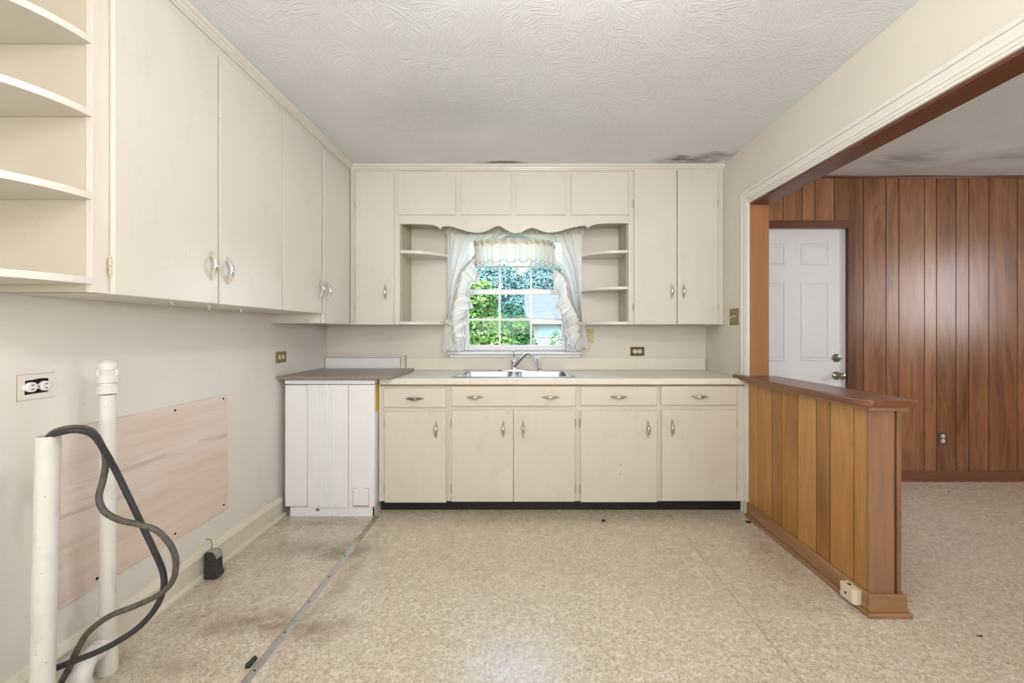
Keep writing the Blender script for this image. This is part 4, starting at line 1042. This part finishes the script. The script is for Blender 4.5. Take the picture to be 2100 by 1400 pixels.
# ------------------------------------------------------------------ ceiling globe behind the top edge of the picture
LX, LY = 0.12, 0.85
t = thing('ceiling_lamp', 'round opal glass ceiling lamp above the kitchen floor', 'lamp', (LX, LY, 2.18))
MB().lathe([(.085, ZC - .001), (.085, ZC - .018), (.06, ZC - .03), (.012, ZC - .032), (.012, ZC - .09), (.045, ZC - .095), (.045, ZC - .11)], (LX, LY, 0), 'z', 28).build('canopy', TRIMP, t)
lm = Mat('opal_glass_lit'); lm.b.inputs['Emission Color'].default_value = (1.0, 0.975, 0.945, 1); lm.b.inputs['Emission Strength'].default_value = LAMP
lm.color((0.9, 0.88, 0.84, 1))
b = MB(); n = 10; rg = .11; zc = ZC - .11 - rg * .92
b.lathe([(rg * math.sin(math.pi * i / n) + 1e-4, zc - rg * math.cos(math.pi * i / n)) for i in range(n + 1)], (LX, LY, 0), 'z', 16)
b.build('globe', lm.m, t, smooth=80)

# ------------------------------------------------------------------ outdoors
GZ = -0.75
g = MB().box(-40, 40, 3.7, 70, GZ - .3, GZ).build('lawn', GRASS); g['kind'] = 'structure'
def leaves(b, c, rad, n, size, rnd, shell=0.55):
    vv, ff = [], []
    for _ in range(n):
        while True:
            p = Vector((rnd.uniform(-1, 1), rnd.uniform(-1, 1), rnd.uniform(-1, 1)))
            if shell <= p.length <= 1: break
        q = Vector(c) + Vector((p.x * rad[0], p.y * rad[1], p.z * rad[2]))
        nrm = (Vector((p.x, p.y, p.z)) + Vector((rnd.uniform(-.8, .8), rnd.uniform(-.8, .8), rnd.uniform(-.3, 1.0)))).normalized()
        a = nrm.orthogonal().normalized(); a.rotate(Matrix.Rotation(rnd.uniform(0, 6.28), 3, nrm)); e = nrm.cross(a)
        s_ = size * rnd.uniform(.6, 1.25); n0 = len(b.v) + len(vv)
        vv += [tuple(q - a * s_ * .5), tuple(q + e * s_ * .34 + nrm * s_ * .08), tuple(q + a * s_ * .55), tuple(q - e * s_ * .34 + nrm * s_ * .08)]
        ff += [(n0, n0 + 1, n0 + 2), (n0, n0 + 2, n0 + 3)]
    b.v += vv; b.f += ff
def plant(name, label, cat, base, blobs, mat, size, seed, stems, group=None):
    rnd = random.Random(seed)
    t = thing(name, label, cat, base, group)
    b = MB()
    for c, r_, n in blobs: leaves(b, c, r_, int(n * 2.2), size, rnd)
    f = b.build('foliage', mat, t, smooth=None, recalc=False)
    b = MB()
    for (p0, p1, r0) in stems:
        p0, p1 = Vector(p0), Vector(p1); mid = (p0 + p1) / 2 + Vector((rnd.uniform(-.1, .1), rnd.uniform(-.1, .1), 0))
        b.tube(smoothpath([tuple(p0), tuple(mid), tuple(p1)], 6), [r0 * (1 - .6 * i / 6) for i in range(7)], 7)
    b.build('stem', BARK, t)
    return t
plant('leafy_shrub', 'bright green leafy shrub filling the left window panes', 'shrub', (-.75, 6.6, GZ),
      [((-.80, 6.6, 1.0), (.62, .5, .75), 2600), ((-.75, 6.7, 1.75), (.36, .4, .36), 1000), ((-.45, 6.5, .7), (.5, .45, .55), 1500), ((-1.2, 6.9, 1.9), (.5, .4, .6), 900)], LEAF1, .068, 1,
      [((-.8, 6.6, GZ), (-.9, 6.6, 1.2), .04), ((-.7, 6.6, GZ), (-.4, 6.5, 1.0), .03), ((-.75, 6.6, GZ), (-.75, 6.7, 1.9), .03)])
plant('leafy_shrub', 'mid green leafy shrub in the middle window panes', 'shrub', (-.1, 8.6, GZ),
      [((-.12, 8.6, .66), (.50, .45, .66), 2100), ((-.02, 8.7, 1.25), (.26, .3, .34), 700), ((-.6, 8.7, 1.2), (.42, .3, .48), 800)], LEAF2, .066, 2,
      [((-.1, 8.6, GZ), (-.1, 8.6, 1.2), .035), ((-.1, 8.6, GZ), (-.4, 8.7, 1.0), .03)])
plant('leafy_shrub', 'low sparse green shrub at the bottom of the right window panes', 'shrub', (.7, 10, GZ),
      [((.58, 10, .42), (.46, .4, .55), 520), ((1.1, 10.1, .35), (.42, .4, .55), 520), ((.80, 10, 1.0), (.17, .18, .30), 70)], LEAF2, .062, 3,
      [((.6, 10, GZ), (.58, 10, .9), .02), ((.7, 10, GZ), (1.1, 10.1, .9), .02)])
plant('tree', 'haze tinted blue green tree far behind the middle window panes', 'tree', (-.6, 22, GZ),
      [((-1.6, 22, 3.6), (1.9, 1.2, 1.4), 2200), ((-2.4, 22, 1.8), (1.5, 1.0, 1.4), 1300), ((-.4, 21.5, 2.6), (.7, .7, .55), 500)], LEAF3, .19, 4,
      [((-1.6, 22, GZ), (-1.5, 22, 3.8), .16), ((-1.55, 22, 1.5), (-2.6, 22, 3.2), .08)])
plant('tree', 'haze tinted blue green tree far behind the neighbouring roof', 'tree', (1.6, 24, GZ),
      [((1.4, 24, 4.0), (1.5, 1.2, 1.5), 2200), ((2.6, 24, 3.2), (1.2, 1.0, 1.6), 1100), ((.5, 24, 2.7), (.8, .7, .5), 500)], LEAF3, .19, 5,
      [((1.5, 24, GZ), (1.4, 24, 4.0), .18)])
plant('evergreen_tree', 'dark green tree standing beside the neighbouring house', 'tree', (-.3, 12.4, GZ),
      [((-.32, 12.4, 1.5), (.42, .4, .64), 1300), ((-.95, 12.6, 1.15), (.55, .4, .9), 1100)], LEAF4, .13, 6,
      [((-.3, 12.4, GZ), (-.32, 12.4, 1.9), .08)])
# neighbouring house
t = thing('neighbour_house', 'white sided neighbouring house with blue grey roof behind the window', 'house', (3.0, 16, GZ))
HX0, HX1, HY = .20, 7.0, 14.0
ez = Z(653, 13.6)
z = GZ; k = 0
rws = []
while z < ez - .05:
    rws.append(z); z += .115
for z in rws:
    MB().prism([(HY, z), (HY - .022, z), (HY - .004, min(z + .118, ez)), (HY, min(z + .118, ez))], 'x', HX0, HX1).build('siding_board', SIDING, t, smooth=None)
MB().box(HX0, HX1, HY, 20, GZ, ez).build('wall', SIDING, t)
MB().box(HX0 - .03, HX0 + .09, HY - .035, HY, GZ, ez).build('corner_board', SIDING, t)
b = MB(); b.box(HX0 - .1, HX1, 13.58, 13.62, ez - .18, ez, .004); b.box(HX0 - .1, HX1, 13.6, HY, ez - .18, ez - .16); b.build('fascia', SIDING, t)
ry0, rz0, ry1, rz1 = 13.56, ez, 17.0, Z(604, 17.0)
nrow = 13
for i in range(nrow):
    a, c_ = i / nrow, (i + 1) / nrow
    p0 = (ry0 + (ry1 - ry0) * a, rz0 + (rz1 - rz0) * a); p1 = (ry0 + (ry1 - ry0) * c_, rz0 + (rz1 - rz0) * c_)
    MB().prism([(p0[0], p0[1]), (p1[0] + .02, p1[1] + .006), (p1[0] + .02, p1[1] + .012), (p0[0], p0[1] + .03)], 'x', HX0 - .14, HX1).build('shingle_course', SHING, t, smooth=None)
MB().prism([(13.6, ez), (17.0, rz1), (20.4, ez)], 'x', HX0 - .12, HX1).build('roof_core', SIDING, t, smooth=None)
wx0, wx1 = X(1106, HY), X(1146, HY); wz1, wz0 = Z(666, HY), Z(688, HY)
wh = MB().box(wx0 - .06, wx1 + .06, HY - .05, HY - .01, wz0 - .06, wz1 + .06).build('window', SIDING, t)
MB().box(wx0, wx1, HY - .056, HY - .048, wz0, wz1).build('pane', HGLASS, wh)
